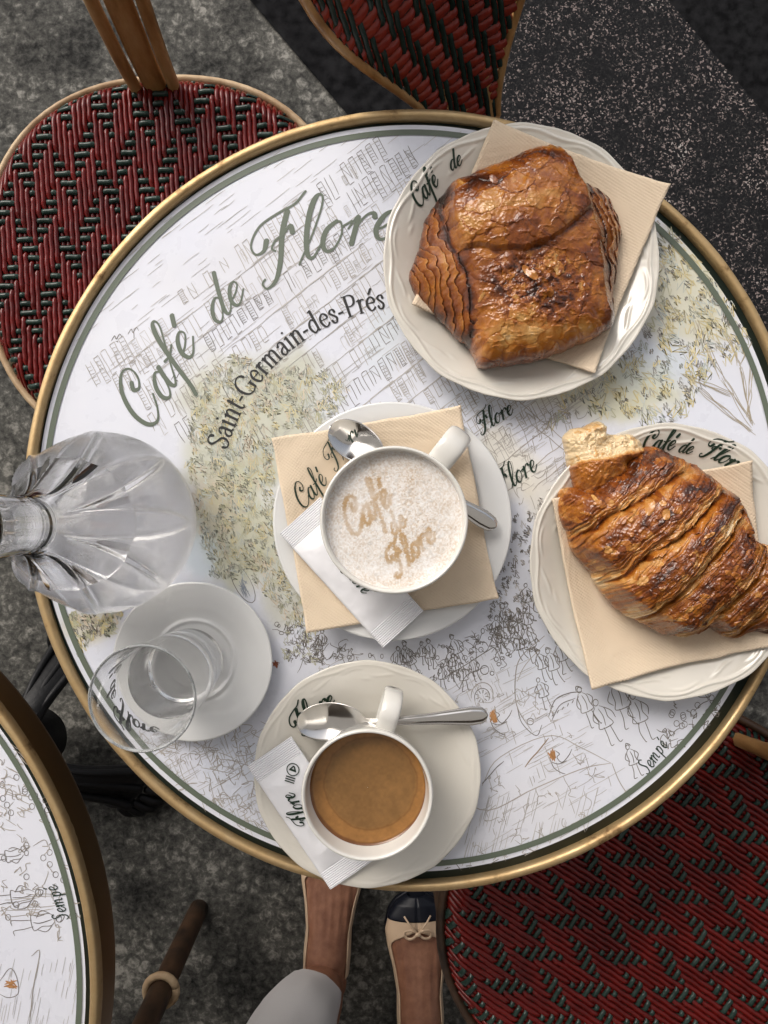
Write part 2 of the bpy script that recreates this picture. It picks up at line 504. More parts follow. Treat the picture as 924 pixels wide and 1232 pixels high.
M_packet = mat('white_sugar_paper', (0.78, 0.78, 0.81), 0.5)

# coffee
M_coffee = mat('milky_coffee', (0.20, 0.085, 0.022), 0.16, spec=0.5)
_a = nd(M_coffee, 'ShaderNodeAttribute'); _a.attribute_name = 'tint'
_v = ocoord(M_coffee); _n = noise(M_coffee, _v, 60, 5, 0.6, 0.6)
_r = ramp(M_coffee, _n.outputs['Fac'], [(0.3, (0.86, 0.86, 0.86)), (0.7, (1.08, 1.08, 1.08))])
_mx = nd(M_coffee, 'ShaderNodeMix'); _mx.data_type = 'RGBA'; _mx.blend_type = 'MULTIPLY'; _mx.inputs[0].default_value = 1.0
lk(M_coffee, _a.outputs['Color'], _mx.inputs[6]); lk(M_coffee, _r.outputs[0], _mx.inputs[7]); lk(M_coffee, _mx.outputs[2], bsdf(M_coffee).inputs['Base Color'])
M_foam = mat('milk_foam', (0.7, 0.66, 0.6), 0.7, spec=0.3)
_a = nd(M_foam, 'ShaderNodeAttribute'); _a.attribute_name = 'tint'
_v = ocoord(M_foam)
_vo = nd(M_foam, 'ShaderNodeTexVoronoi'); _vo.inputs['Scale'].default_value = 1300
_n = noise(M_foam, _v, 500, 3)
_r = ramp(M_foam, _vo.outputs['Distance'], [(0.0, (0.50, 0.50, 0.50)), (0.22, (1, 1, 1))])
_rn = ramp(M_foam, _n.outputs['Fac'], [(0.35, (0.75, 0.75, 0.75)), (0.6, (1, 1, 1))])
_m0 = nd(M_foam, 'ShaderNodeMix'); _m0.data_type = 'RGBA'; _m0.blend_type = 'MULTIPLY'; _m0.inputs[0].default_value = 0.55
lk(M_foam, _r.outputs[0], _m0.inputs[6]); lk(M_foam, _rn.outputs[0], _m0.inputs[7])
_mx = nd(M_foam, 'ShaderNodeMix'); _mx.data_type = 'RGBA'; _mx.blend_type = 'MULTIPLY'; _mx.inputs[0].default_value = 0.16
lk(M_foam, _a.outputs['Color'], _mx.inputs[6]); lk(M_foam, _m0.outputs[2], _mx.inputs[7]); lk(M_foam, _mx.outputs[2], bsdf(M_foam).inputs['Base Color'])
setn(M_foam, bump(M_foam, _vo.outputs['Distance'], 0.3, 0.0008))

# pastry: attribute crust 0 (pale dough) .. 1 (burnt)
M_pastry = mat('baked_puff_pastry', (0.4, 0.16, 0.04), 0.35, spec=0.5, coat=0.45, coat_rough=0.10)
_a = nd(M_pastry, 'ShaderNodeAttribute'); _a.attribute_name = 'crust'
_v = ocoord(M_pastry)
_n = noise(M_pastry, _v, 120, 6, 0.65, 0.8)
_n2 = noise(M_pastry, _v, 420, 4, 0.6)
_mA = nd(M_pastry, 'ShaderNodeMath', operation='MULTIPLY_ADD'); _mA.inputs[1].default_value = 0.34; lk(M_pastry, _n.outputs['Fac'], _mA.inputs[0]); lk(M_pastry, _a.outputs['Fac'], _mA.inputs[2])
_mB = nd(M_pastry, 'ShaderNodeMath', operation='MULTIPLY_ADD'); _mB.inputs[1].default_value = 0.10; lk(M_pastry, _n2.outputs['Fac'], _mB.inputs[0]); lk(M_pastry, _mA.outputs[0], _mB.inputs[2])
_mC = nd(M_pastry, 'ShaderNodeMath', operation='SUBTRACT'); _mC.inputs[1].default_value = 0.22; lk(M_pastry, _mB.outputs[0], _mC.inputs[0])
_r = ramp(M_pastry, _mC.outputs[0], [(0.0, (0.68, 0.52, 0.31)), (0.16, (0.54, 0.29, 0.090)), (0.38, (0.38, 0.132, 0.018)), (0.60, (0.195, 0.048, 0.006)), (0.80, (0.055, 0.013, 0.004)), (1.0, (0.020, 0.007, 0.003))])
lk(M_pastry, _r.outputs[0], bsdf(M_pastry).inputs['Base Color'])
_rr = ramp(M_pastry, _n.outputs['Fac'], [(0.35, (0.20, 0.20, 0.20)), (0.65, (0.40, 0.40, 0.40))]); lk(M_pastry, _rr.outputs[0], bsdf(M_pastry).inputs['Roughness'])
_b1 = bump(M_pastry, _n.outputs['Fac'], 0.13, 0.0020)
setn(M_pastry, bump(M_pastry, _n2.outputs['Fac'], 0.12, 0.0008, _b1.outputs[0]))

# person
M_skin = mat('skin', (0.21, 0.092, 0.052), 0.5, sss=0.08)
_v = ocoord(M_skin); _n = noise(M_skin, _v, 45, 6, 0.6)
_r = ramp(M_skin, _n.outputs['Fac'], [(0.3, (0.15, 0.058, 0.032)), (0.55, (0.22, 0.098, 0.056)), (0.8, (0.29, 0.14, 0.085))]); lk(M_skin, _r.outputs[0], bsdf(M_skin).inputs['Base Color'])
_n2 = noise(M_skin, _v, 300, 4); setn(M_skin, bump(M_skin, _n2.outputs['Fac'], 0.25, 0.001))
M_shoe = mat('beige_leather', (0.52, 0.38, 0.26), 0.4)
M_navy = mat('navy_toe_leather', (0.006, 0.007, 0.012), 0.4, spec=0.3)
M_trous = mat('pale_grey_cotton', (0.52, 0.50, 0.50), 0.85, spec=0.2)
_v = ocoord(M_trous); _n = noise(M_trous, _v, 600, 2); setn(M_trous, bump(M_trous, _n.outputs['Fac'], 0.3, 0.001))

# ------------------------------------------------------------------ lettering (pen strokes)
SCRIPT = {
 'C': (1.15, [[(0.92,1.62),(0.78,1.40),(0.98,1.22),(1.22,1.50),(1.18,1.95),(0.86,2.15),(0.42,1.80),(0.12,1.05),(0.14,0.35),(0.46,0.0),(0.84,0.16),(1.16,0.58)]]),
 'a': (0.92, [[(0.66,0.82),(0.44,1.0),(0.16,0.72),(0.06,0.28),(0.24,0.0),(0.46,0.18),(0.64,0.78)],[(0.70,1.0),(0.62,0.5),(0.62,0.12),(0.76,0.0),(0.98,0.30)]]),
 'f': (0.66, [[(0.02,0.25),(0.34,0.95),(0.62,1.75),(0.60,2.12),(0.46,2.12),(0.36,1.55),(0.30,0.5),(0.22,-0.55),(0.10,-1.0)],[(0.06,0.86),(0.34,0.80),(0.62,0.98)]]),
 'e': (0.74, [[(0.06,0.36),(0.34,0.48),(0.56,0.76),(0.44,1.0),(0.22,0.86),(0.08,0.42),(0.20,0.05),(0.44,0.02),(0.76,0.42)]]),
 'é': (0.74, [[(0.06,0.36),(0.34,0.48),(0.56,0.76),(0.44,1.0),(0.22,0.86),(0.08,0.42),(0.20,0.05),(0.44,0.02),(0.76,0.42)],[(0.52,1.70),(0.40,1.32)]]),
 'd': (0.96, [[(0.66,0.82),(0.44,1.0),(0.16,0.72),(0.06,0.28),(0.24,0.0),(0.46,0.18),(0.66,0.80)],[(0.80,1.95),(0.70,1.1),(0.62,0.4),(0.66,0.05),(0.84,0.04),(1.0,0.32)]]),
 'F': (1.42, [[(0.40,1.35),(0.28,1.05),(0.02,1.10),(-0.06,1.50),(0.24,1.92),(0.80,2.05),(1.22,2.12),(1.48,2.42)],[(1.02,1.98),(0.86,1.30),(0.74,0.45),(0.50,-0.12),(0.16,-0.22),(0.04,0.02),(0.16,0.12)],[(0.62,0.82),(0.52,0.98),(0.66,1.18),(0.90,1.25),(1.10,1.44),(1.16,1.14)]]),
 'l': (0.56, [[(-0.12,-0.05),(0.28,0.70),(0.52,1.55),(0.52,2.05),(0.36,2.10),(0.22,1.60),(0.14,0.70),(0.18,0.12),(0.36,0.0),(0.60,0.36)]]),
 'o': (0.82, [[(0.46,1.0),(0.18,0.78),(0.08,0.34),(0.22,0.02),(0.46,0.06),(0.64,0.48),(0.58,0.90),(0.44,0.98)],[(0.62,0.72),(0.90,0.86)]]),
 'r': (0.76, [[(0.0,0.60),(0.22,0.98),(0.24,0.80),(0.16,0.0)],[(0.20,0.55),(0.46,0.96),(0.66,1.0),(0.72,0.82)]]),
 'S': (1.0, [[(0.95,1.7),(0.7,1.95),(0.4,1.7),(0.5,1.2),(0.7,0.7),(0.5,0.1),(0.2,0.0),(0.0,0.25)]]),
 'm': (1.3, [[(0.0,0.7),(0.15,1.0),(0.12,0.0)],[(0.12,0.5),(0.4,1.0),(0.52,0.8),(0.48,0.0)],[(0.5,0.5),(0.8,1.0),(0.92,0.8),(0.88,0.1),(1.1,0.1)]]),
 'p': (0.9, [[(0.2,1.0),(0.15,0.2),(0.08,-0.9)],[(0.18,0.5),(0.4,1.0),(0.65,0.8),(0.55,0.2),(0.3,0.0),(0.15,0.2)]]),
 's': (0.6, [[(0.5,0.85),(0.3,1.0),(0.15,0.8),(0.35,0.5),(0.4,0.2),(0.2,0.0),(0.0,0.15)]]),
 '&': (0.9, [[(0.7,0.1),(0.2,0.9),(0.3,1.4),(0.5,1.2),(0.1,0.5),(0.2,0.0),(0.5,0.1),(0.7,0.6)]]),
 ' ': (0.55, []),
}
SERIF = {
 'S': (0.86, [[(0.70,1.22),(0.66,1.44),(0.44,1.55),(0.20,1.42),(0.16,1.14),(0.42,0.86),(0.70,0.62),(0.72,0.26),(0.46,0.0),(0.18,0.08),(0.10,0.36)]]),
 'a': (0.74, [[(0.12,0.76),(0.26,0.96),(0.46,0.96),(0.54,0.72),(0.54,0.14),(0.70,0.04)],[(0.54,0.58),(0.24,0.46),(0.10,0.22),(0.22,0.0),(0.40,0.04),(0.54,0.22)]]),
 'i': (0.42, [[(0.20,0.98),(0.20,0.02)],[(0.05,0.0),(0.36,0.0)],[(0.04,0.90),(0.20,0.97)],[(0.17,1.42),(0.22,1.36)]]),
 'n': (0.86, [[(0.20,0.98),(0.20,0.02)],[(0.05,0.0),(0.36,0.0)],[(0.04,0.90),(0.20,0.97)],[(0.20,0.74),(0.44,0.98),(0.62,0.86),(0.64,0.5),(0.64,0.02)],[(0.50,0.0),(0.80,0.0)]]),
 't': (0.52, [[(0.22,1.28),(0.21,0.7),(0.21,0.2),(0.34,0.0),(0.50,0.08)],[(0.06,0.96),(0.48,0.96)]]),
 '-': (0.50, [[(0.06,0.46),(0.42,0.46)],[(0.06,0.50),(0.42,0.50)],[(0.06,0.54),(0.42,0.54)]]),
 'G': (1.22, [[(1.02,1.18),(0.94,1.42),(0.66,1.55),(0.28,1.34),(0.10,0.80),(0.24,0.22),(0.62,0.0),(0.98,0.12)],[(1.0,0.08),(1.0,0.62)],[(0.82,0.64),(1.16,0.64)]]),
 'e': (0.72, [[(0.12,0.56),(0.60,0.58),(0.56,0.86),(0.36,0.99),(0.14,0.76),(0.10,0.40),(0.26,0.04),(0.46,0.02),(0.64,0.20)]]),
 'é': (0.72, [[(0.12,0.56),(0.60,0.58),(0.56,0.86),(0.36,0.99),(0.14,0.76),(0.10,0.40),(0.26,0.04),(0.46,0.02),(0.64,0.20)],[(0.54,1.58),(0.34,1.22)]]),
 'r': (0.58, [[(0.20,0.98),(0.20,0.02)],[(0.05,0.0),(0.36,0.0)],[(0.04,0.90),(0.20,0.97)],[(0.20,0.66),(0.36,0.95),(0.54,0.90)]]),
 'm': (1.30, [[(0.20,0.98),(0.20,0.02)],[(0.05,0.0),(0.36,0.0)],[(0.04,0.90),(0.20,0.97)],[(0.20,0.74),(0.44,0.98),(0.60,0.86),(0.62,0.5),(0.62,0.02)],[(0.48,0.0),(0.77,0.0)],[(0.62,0.74),(0.86,0.98),(1.04,0.86),(1.06,0.5),(1.06,0.02)],[(0.92,0.0),(1.22,0.0)]]),
 'd': (0.84, [[(0.60,0.82),(0.40,0.99),(0.16,0.76),(0.10,0.38),(0.26,0.02),(0.48,0.10),(0.60,0.24)],[(0.44,1.56),(0.60,1.62)],[(0.60,1.62),(0.60,0.06)],[(0.60,0.03),(0.76,0.06)]]),
 's': (0.60, [[(0.48,0.74),(0.42,0.96),(0.24,0.98),(0.12,0.78),(0.30,0.56),(0.48,0.32),(0.40,0.03),(0.20,0.02),(0.10,0.24)]]),
 'P': (0.90, [[(0.26,1.52),(0.26,0.02)],[(0.08,0.0),(0.46,0.0)],[(0.08,1.53),(0.26,1.53)],[(0.26,1.53),(0.60,1.52),(0.80,1.30),(0.78,0.92),(0.56,0.72),(0.28,0.74)]]),
}

def text_strokes(txt, font, thick=0.2, thin=0.06, slant=0.0, spacing=0.0, res=16):
    """list of (points[n,2], widths[n]); also total advance"""
    out, x = [], 0.0
    for ch in txt:
        adv, strokes = font[ch]
        for s in strokes:
            p = catmull(s, max(4, res * (len(s) - 1) // 3))
            d = np.gradient(p, axis=0)
            d /= np.linalg.norm(d, axis=1)[:, None] + 1e-9
            # pen: thick on vertical strokes, thin on horizontal and up-strokes
            if slant:
                w = thin + (thick - thin) * np.clip(-d[:, 1], 0, 1) ** 1.3 + (thick - thin) * 0.18 * np.abs(d[:, 0])
            else:
                w = thin + (thick - thin) * np.abs(d[:, 1]) ** 1.5
            w = np.convolve(np.pad(w, 3, mode='edge'), np.ones(7) / 7, 'valid') if len(w) > 7 else w
            q = p.copy()
            q[:, 0] += slant * q[:, 1] + x
            out.append((q, w))
        x += adv + spacing
    return out, x

def ribbons(strokes, mapfn, mb, lift=0.0002, jitter=0.00012, tint=None, ramp_=0.00010):
    """flat pen strokes laid on a surface: mapfn(x, y) -> xyz arrays with normal"""
    for q, w in strokes:
        n = len(q)
        if n < 2: continue
        d = np.gradient(q, axis=0)
        d /= np.linalg.norm(d, axis=1)[:, None] + 1e-9
        nn = np.stack([-d[:, 1], d[:, 0]], -1)
        w = np.broadcast_to(np.asarray(w, float), (n,)).copy()
        a = q + nn * w[:, None] / 2
        b = q - nn * w[:, None] / 2
        e0, e1 = q[:1] - d[:1] * w[0] * .3, q[-1:] + d[-1:] * w[-1] * .3
        a = np.concatenate([e0 + nn[:1] * w[0] * .2, a, e1 + nn[-1:] * w[-1] * .2])
        b = np.concatenate([e0 - nn[:1] * w[0] * .2, b, e1 - nn[-1:] * w[-1] * .2])
        pts = np.stack([a, b], 1).reshape(-1, 2)
        v = mapfn(pts[:, 0], pts[:, 1])
        v = np.array(v, float)
        lz = lift + random.random() * jitter
        v[:, 2] += lz + np.repeat(np.linspace(0, ramp_, len(a)), 2)
        m = len(a)
        i = np.arange(m - 1)
        f = np.stack([2 * i + 1, 2 * i + 3, 2 * i + 2, 2 * i], -1)
        mb.add(v, f, tint)

# ------------------------------------------------------------------ floor
def sheet(name, poly, z, m, thick=0.0):
    n = len(poly)
    v = [(x, y, z) for x, y in poly]
    if thick:
        v += [(x, y, z - thick) for x, y in poly]
        f = [list(range(n))] + [[i, i + n, (i + 1) % n + n, (i + 1) % n] for i in range(n)]
    else:
        f = [list(range(n))]
    return mesh(name, v, f, m, smooth=False)
fl = sheet('floor', [(-30, -30), (30, -30), (30, 30), (-30, 30)], 0.0, M_conc)
tag(fl, 'worn grey concrete terrace floor', kind='structure')
def dline(p0, p1, a, b):
    p0, p1 = np.array(p0[:2]), np.array(p1[:2])
    d = (p1 - p0) / np.linalg.norm(p1 - p0)
    return p0 + d * a, p0 + d * b
DX = np.array([112, 132]) * 1.0
A0, A1 = dline(W(300, 0, 0), W(300 + DX[0], DX[1], 0), -12, 12)
B0, B1 = dline(W(455, 0, 0), W(455 + DX[0], DX[1], 0), -12, 12)
C0, C1 = dline(W(800, 0, 0), W(800 + DX[0], DX[1], 0), -12, 12)
ks = sheet('stone_strip', [A0, A1, B1, B0], 0.004, M_tar)
tag(ks, 'black stone strip in the terrace floor', kind='structure')
gs = sheet('granite_paving', [B0, B1, C1, C0], 0.006, M_gran)
tag(gs, 'dark speckled granite paving', kind='structure')
far = np.array([40.0, 20.0])
gs2 = sheet('gutter', [C0, C1, C1 + far, C0 + far], 0.004, M_tar)
tag(gs2, 'black gutter beyond the granite paving', kind='structure')

# ------------------------------------------------------------------ unseen cafe front and canopy, added to shade the terrace
M_wall = mat('added_wood_front', (0.10, 0.075, 0.055), 0.5)
varied(M_wall, (0.06, 0.045, 0.035), (0.14, 0.11, 0.085), 12)
M_canvas = mat('added_awning_canvas', (0.40, 0.385, 0.35), 0.9)
_t = nd(M_canvas, 'ShaderNodeBsdfTranslucent'); _t.inputs['Color'].default_value = (0.52, 0.51, 0.49, 1)
_ms = nd(M_canvas, 'ShaderNodeMixShader'); _ms.inputs[0].default_value = 0.5
lk(M_canvas, bsdf(M_canvas).outputs[0], _ms.inputs[1]); lk(M_canvas, _t.outputs[0], _ms.inputs[2])
lk(M_canvas, _ms.outputs[0], M_canvas.node_tree.nodes['Material Output'].inputs['Surface'])
front = empty('added_cafe_front', (0, -1.9, 0))
tag(front, 'dark wooden cafe front added behind the terrace seats to shade them, out of the picture', 'building')
mesh('wall', [(-6, 0, 0), (6, 0, 0), (6, 0, 4.2), (-6, 0, 4.2), (-6, -.3, 0), (6, -.3, 0), (6, -.3, 4.2), (-6, -.3, 4.2)], [[0, 1, 2, 3], [5, 4, 7, 6], [3, 2, 6, 7], [4, 0, 3, 7], [1, 5, 6, 2], [4, 5, 1, 0]], M_wall, front, False)
for q in range(8):
    x0 = -5.8 + q * 1.45
    mb_ = MB()
    for (a_, b_, c_, d_) in ((x0, x0 + 1.3, .10, .18), (x0, x0 + 1.3, .80, .88), (x0, x0 + .08, .182, .798), (x0 + 1.22, x0 + 1.3, .182, .798)):
        v_ = [(a_, 0, c_), (b_, 0, c_), (b_, 0, d_), (a_, 0, d_), (a_, .03, c_), (b_, .03, c_), (b_, .03, d_), (a_, .03, d_)]
        mb_.add(v_, np.array([[4, 5, 6, 7], [0, 1, 5, 4], [1, 2, 6, 5], [2, 3, 7, 6], [3, 0, 4, 7]]))
    mb_.build('panel_moulding', M_wall, front, False)
awn = empty('added_awning', (0, -1.88, 3.2))
tag(awn, 'cream canvas canopy added over the terrace to shade it, out of the picture', 'added_awning')
_u = np.linspace(-4.5, 4.5, 60); _w = np.linspace(0, 1, 20)
_U, _Wg = np.meshgrid(_u, _w, indexing='ij')
mesh('canvas', np.stack([_U, _Wg * AWN_OUT, -.55 * _Wg + .015 * np.sin(_U * 9)], -1).reshape(-1, 3), gridfaces(60, 20), M_canvas, awn)
mb_ = MB(); tube_add(mb_, [(-4.5, AWN_OUT, -.57), (0, AWN_OUT, -.57), (4.5, AWN_OUT, -.57)], .03, 12); mb_.build('front_bar', M_steel, awn)
mesh('valance', np.stack([_U[:, :6], _U[:, :6] * 0 + AWN_OUT + .031, -.56 - np.linspace(0, .22, 6)[None] * np.ones((60, 1))], -1).reshape(-1, 3), gridfaces(60, 6), M_canvas, awn)

# ------------------------------------------------------------------ printed table tops
INK = (0.15, 0.135, 0.12); INK_SOFT = (0.34, 0.31, 0.275); PENCIL = (0.42, 0.40, 0.38)

class Sketch:
    """loose pen drawing on a table, laid out in metres on the table plane; built in pixel units of 0.638 mm"""
    def __init__(self): self.s = []
    def line(self, pts, w=1.0, tint=INK, curve=True, n=None):
        pts = np.asarray(pts, float)
        if curve and len(pts) > 2: pts = catmull(pts, n or 4 * len(pts))
        self.s.append((pts, w, tint))
    def wob(self, p0, p1, w=1.0, tint=INK, amp=1.2):
        p0, p1 = np.asarray(p0, float), np.asarray(p1, float)
        L = np.linalg.norm(p1 - p0)
        k = max(2, int(L / 14) + 1)
        t = np.linspace(0, 1, k + 1)[:, None]
        p = p0 + (p1 - p0) * t + rng.normal(0, amp * .5, (k + 1, 2))
        self.line(p, w, tint)
    def squig(self, c, size, w=0.9, tint=INK, k=6):
        c = np.asarray(c, float)
        st = np.cumsum(rng.normal(0, size * .45, (k, 2)), axis=0)
        self.line(c + st - st.mean(0), w, tint, n=k * 4)
    def ell(self, c, rx, ry, rot=0, w=0.9, tint=INK, a0=0, a1=2 * PI):
        a = np.linspace(a0, a1, 16)
        p = np.stack([rx * np.cos(a), ry * np.sin(a)], -1)
        R = np.array([[math.cos(rot), -math.sin(rot)], [math.sin(rot), math.cos(rot)]])
        self.line(p @ R.T + c, w, tint, curve=False)
    def leaf(self, c, size, w, tint, ang):
        t = np.linspace(0, 1, 7)
        k = random.choice((1, 1.5, 2))
        x = np.cos(ang) * 0 + (t - .5) * size * .8
        y = np.sin(t * k * 2 * PI) * size * .55
        p = np.stack([x * math.cos(ang) - y * math.sin(ang), x * math.sin(ang) + y * math.cos(ang)], -1)
        self.line(p + c, w, tint, curve=False)
    def figure(self, c, h, rot=0.0, tint=INK, w=0.9):
        """a small standing passer-by in a few pen lines"""
        R = np.array([[math.cos(rot), -math.sin(rot)], [math.sin(rot), math.cos(rot)]])
        def L(p): self.line(np.asarray(p, float) * h @ R.T + c + rng.normal(0, .3, 2), w, tint)
        j = lambda s=.02: random.uniform(-s, s)
        self.ell(np.array((j(), -.44)) * h @ R.T + c, .055 * h, .07 * h, 0, w, tint)
        L([(-.05, -.36), (-.13 + j(), -.25), (-.12, -.05 + j()), (-.16, .10), (.14, .10), (.11 + j(), -.08), (.12, -.26), (.04, -.36)])
        L([(-.13, -.28), (-.22 + j(), -.12), (-.14 + j(.06), .0)])
        L([(.12, -.28), (.22 + j(), -.14), (.16 + j(.08), .02)])
        L([(-.08, .10), (-.10 + j(), .30), (-.12 + j(.05), .50), (-.05, .51)])
        L([(.06, .10), (.07 + j(), .30), (.10 + j(.05), .50), (.16, .50)])
        if random.random() < .6: L([(-.07, -.46), (-.02, -.55), (.06, -.50), (.09, -.44)])
        L([(0, -.30), (.02, -.1 + j(.05)), (-.02, .08)])
    def facade(self, c, nx, dx, dy_vec, wh, tint, skip=.15, w=.8):
        """row of tall shuttered windows: c start, dx step vector, dy_vec = height vector"""
        c = np.asarray(c, float); dx = np.asarray(dx, float); dv = np.asarray(dy_vec, float)
        for i in range(nx):
            if random.random() < skip: continue
            o = c + dx * i + rng.normal(0, .8, 2)
            ww = dx * wh
            h = dv * random.uniform(.8, 1.15)
            self.wob(o, o + h, w, tint, .7); self.wob(o + ww, o + ww + h * random.uniform(.8, 1), w, tint, .7)
            if random.random() < .8: self.wob(o, o + ww, w, tint, .4)
            if random.random() < .5: self.wob(o + h, o + ww + h, w, tint, .4)
            if random.random() < .35:
                for q in np.linspace(.15, .9, 6): self.wob(o + h * q, o + ww * .8 + h * (q + .04), w * .7, tint, .3)
            if random.random() < .3: self.wob(o + h * .1, o + ww + h * .8, w * .7, tint, .6)
    def build(self, name, origin_px, z, parent, clip=None, lift=0.00012):
        mb = MB()
        k = (CZ - TZ) / F
        for pts, w, tint in self.s:
            if clip is not None:
                d = np.linalg.norm(pts - clip[0], axis=1)
                if d.max() > clip[1]: continue
            m = lambda x, y: np.stack([(x - origin_px[0]) * k, -(y - origin_px[1]) * k, np.full_like(x, z)], -1)
            n = len(pts)
            ww = np.full(n, w) * np.interp(np.linspace(0, 1, n), [0, .15, .85, 1], [.6, 1, 1, .5])
            t = np.asarray(tint) * random.uniform(.85, 1.2)
            ribbons([(pts, ww)], m, mb, lift, 0.00016, np.clip(t, 0, 1), 0.00003)
        return mb.build(name, M_ink, parent, False)

TC = np.array([499.0, 602.0])    # main table centre in the photograph

def in_poly(p, poly):
    x, y = p; r = False; n = len(poly)
    for i in range(n):
        x0, y0 = poly[i]; x1, y1 = poly[(i + 1) % n]
        if (y0 > y) != (y1 > y) and x < (x1 - x0) * (y - y0) / (y1 - y0) + x0: r = not r
    return r

def rand_in(poly, n):
    P = np.array(poly); lo, hi = P.min(0), P.max(0); out = []
    while len(out) < n:
        p = rng.uniform(lo, hi)
        if in_poly(p, poly): out.append(p)
    return out

FOL_L = [(232,470),(285,425),(330,445),(385,440),(420,470),(400,500),(330,520),(330,600),(345,690),(395,745),(370,770),(335,735),(300,690),(255,700),(240,640),(225,560)]
FOL_BL = [(82,735),(120,745),(150,720),(140,760),(110,770),(95,790)]
FOL_R = [(745,285),(800,250),(850,330),(890,385),(905,420),(860,440),(810,520),(760,500),(700,495),(650,520),(670,480),(745,440),(790,380)]
HEDGE = [(600,640),(650,590),(660,640),(640,730),(600,770),(585,760)]

def wash(x, y):
    """printed colour washes on the paper; x, y in photograph pixels on the table plane"""
    base = np.array([0.715, 0.73, 0.79])
    c = np.broadcast_to(base, x.shape + (3,)).copy()
    def blot(cx, cy, rx, ry, colr, amt, seed):
        nonlocal c
        d = np.sqrt(((x - cx) / rx) ** 2 + ((y - cy) / ry) ** 2) + .45 * fbm(x / 40, y / 40, 0, seed, 4)
        m = (amt * sstep(1.05, .45, d))[..., None]
        c = c * (1 - m) + np.array(colr) * m
    blot(300, 520, 110, 120, (0.53, 0.53, 0.38), .75, 3)
    blot(290, 640, 75, 90, (0.52, 0.51, 0.33), .75, 4)
    blot(360, 470, 80, 50, (0.52, 0.52, 0.40), .45, 5)
    blot(255, 600, 40, 50, (0.52, 0.42, 0.30), .4, 6)
    blot(245, 665, 24, 30, (0.62, 0.72, 0.78), .6, 7)
    blot(350, 720, 40, 50, (0.50, 0.48, 0.30), .5, 8)
    blot(110, 752, 45, 24, (0.60, 0.52, 0.30), .55, 9)
    blot(830, 350, 70, 90, (0.63, 0.60, 0.40), .7, 10)
    blot(740, 470, 110, 45, (0.60, 0.58, 0.38), .75, 11)
    blot(790, 440, 60, 40, (0.56, 0.64, 0.66), .45, 12)
    blot(600, 560, 60, 50, (0.72, 0.66, 0.48), .55, 13)
    blot(650, 600, 30, 40, (0.70, 0.64, 0.46), .45, 14)
    blot(465, 400, 30, 60, (0.60, 0.68, 0.72), .4, 15)
    blot(585, 480, 60, 30, (0.64, 0.70, 0.76), .35, 16)
    blot(640, 800, 60, 50, (0.66, 0.72, 0.80), .35, 17)
    blot(590, 830, 70, 60, (0.62, 0.62, 0.63), .35, 18)
    blot(610, 980, 140, 60, (0.66, 0.66, 0.68), .4, 19)
    blot(290, 925, 60, 50, (0.60, 0.66, 0.74), .35, 20)
    blot(330, 330, 160, 60, (0.66, 0.65, 0.66), .35, 21)
    blot(470, 800, 100, 40, (0.66, 0.66, 0.67), .35, 22)
    return c

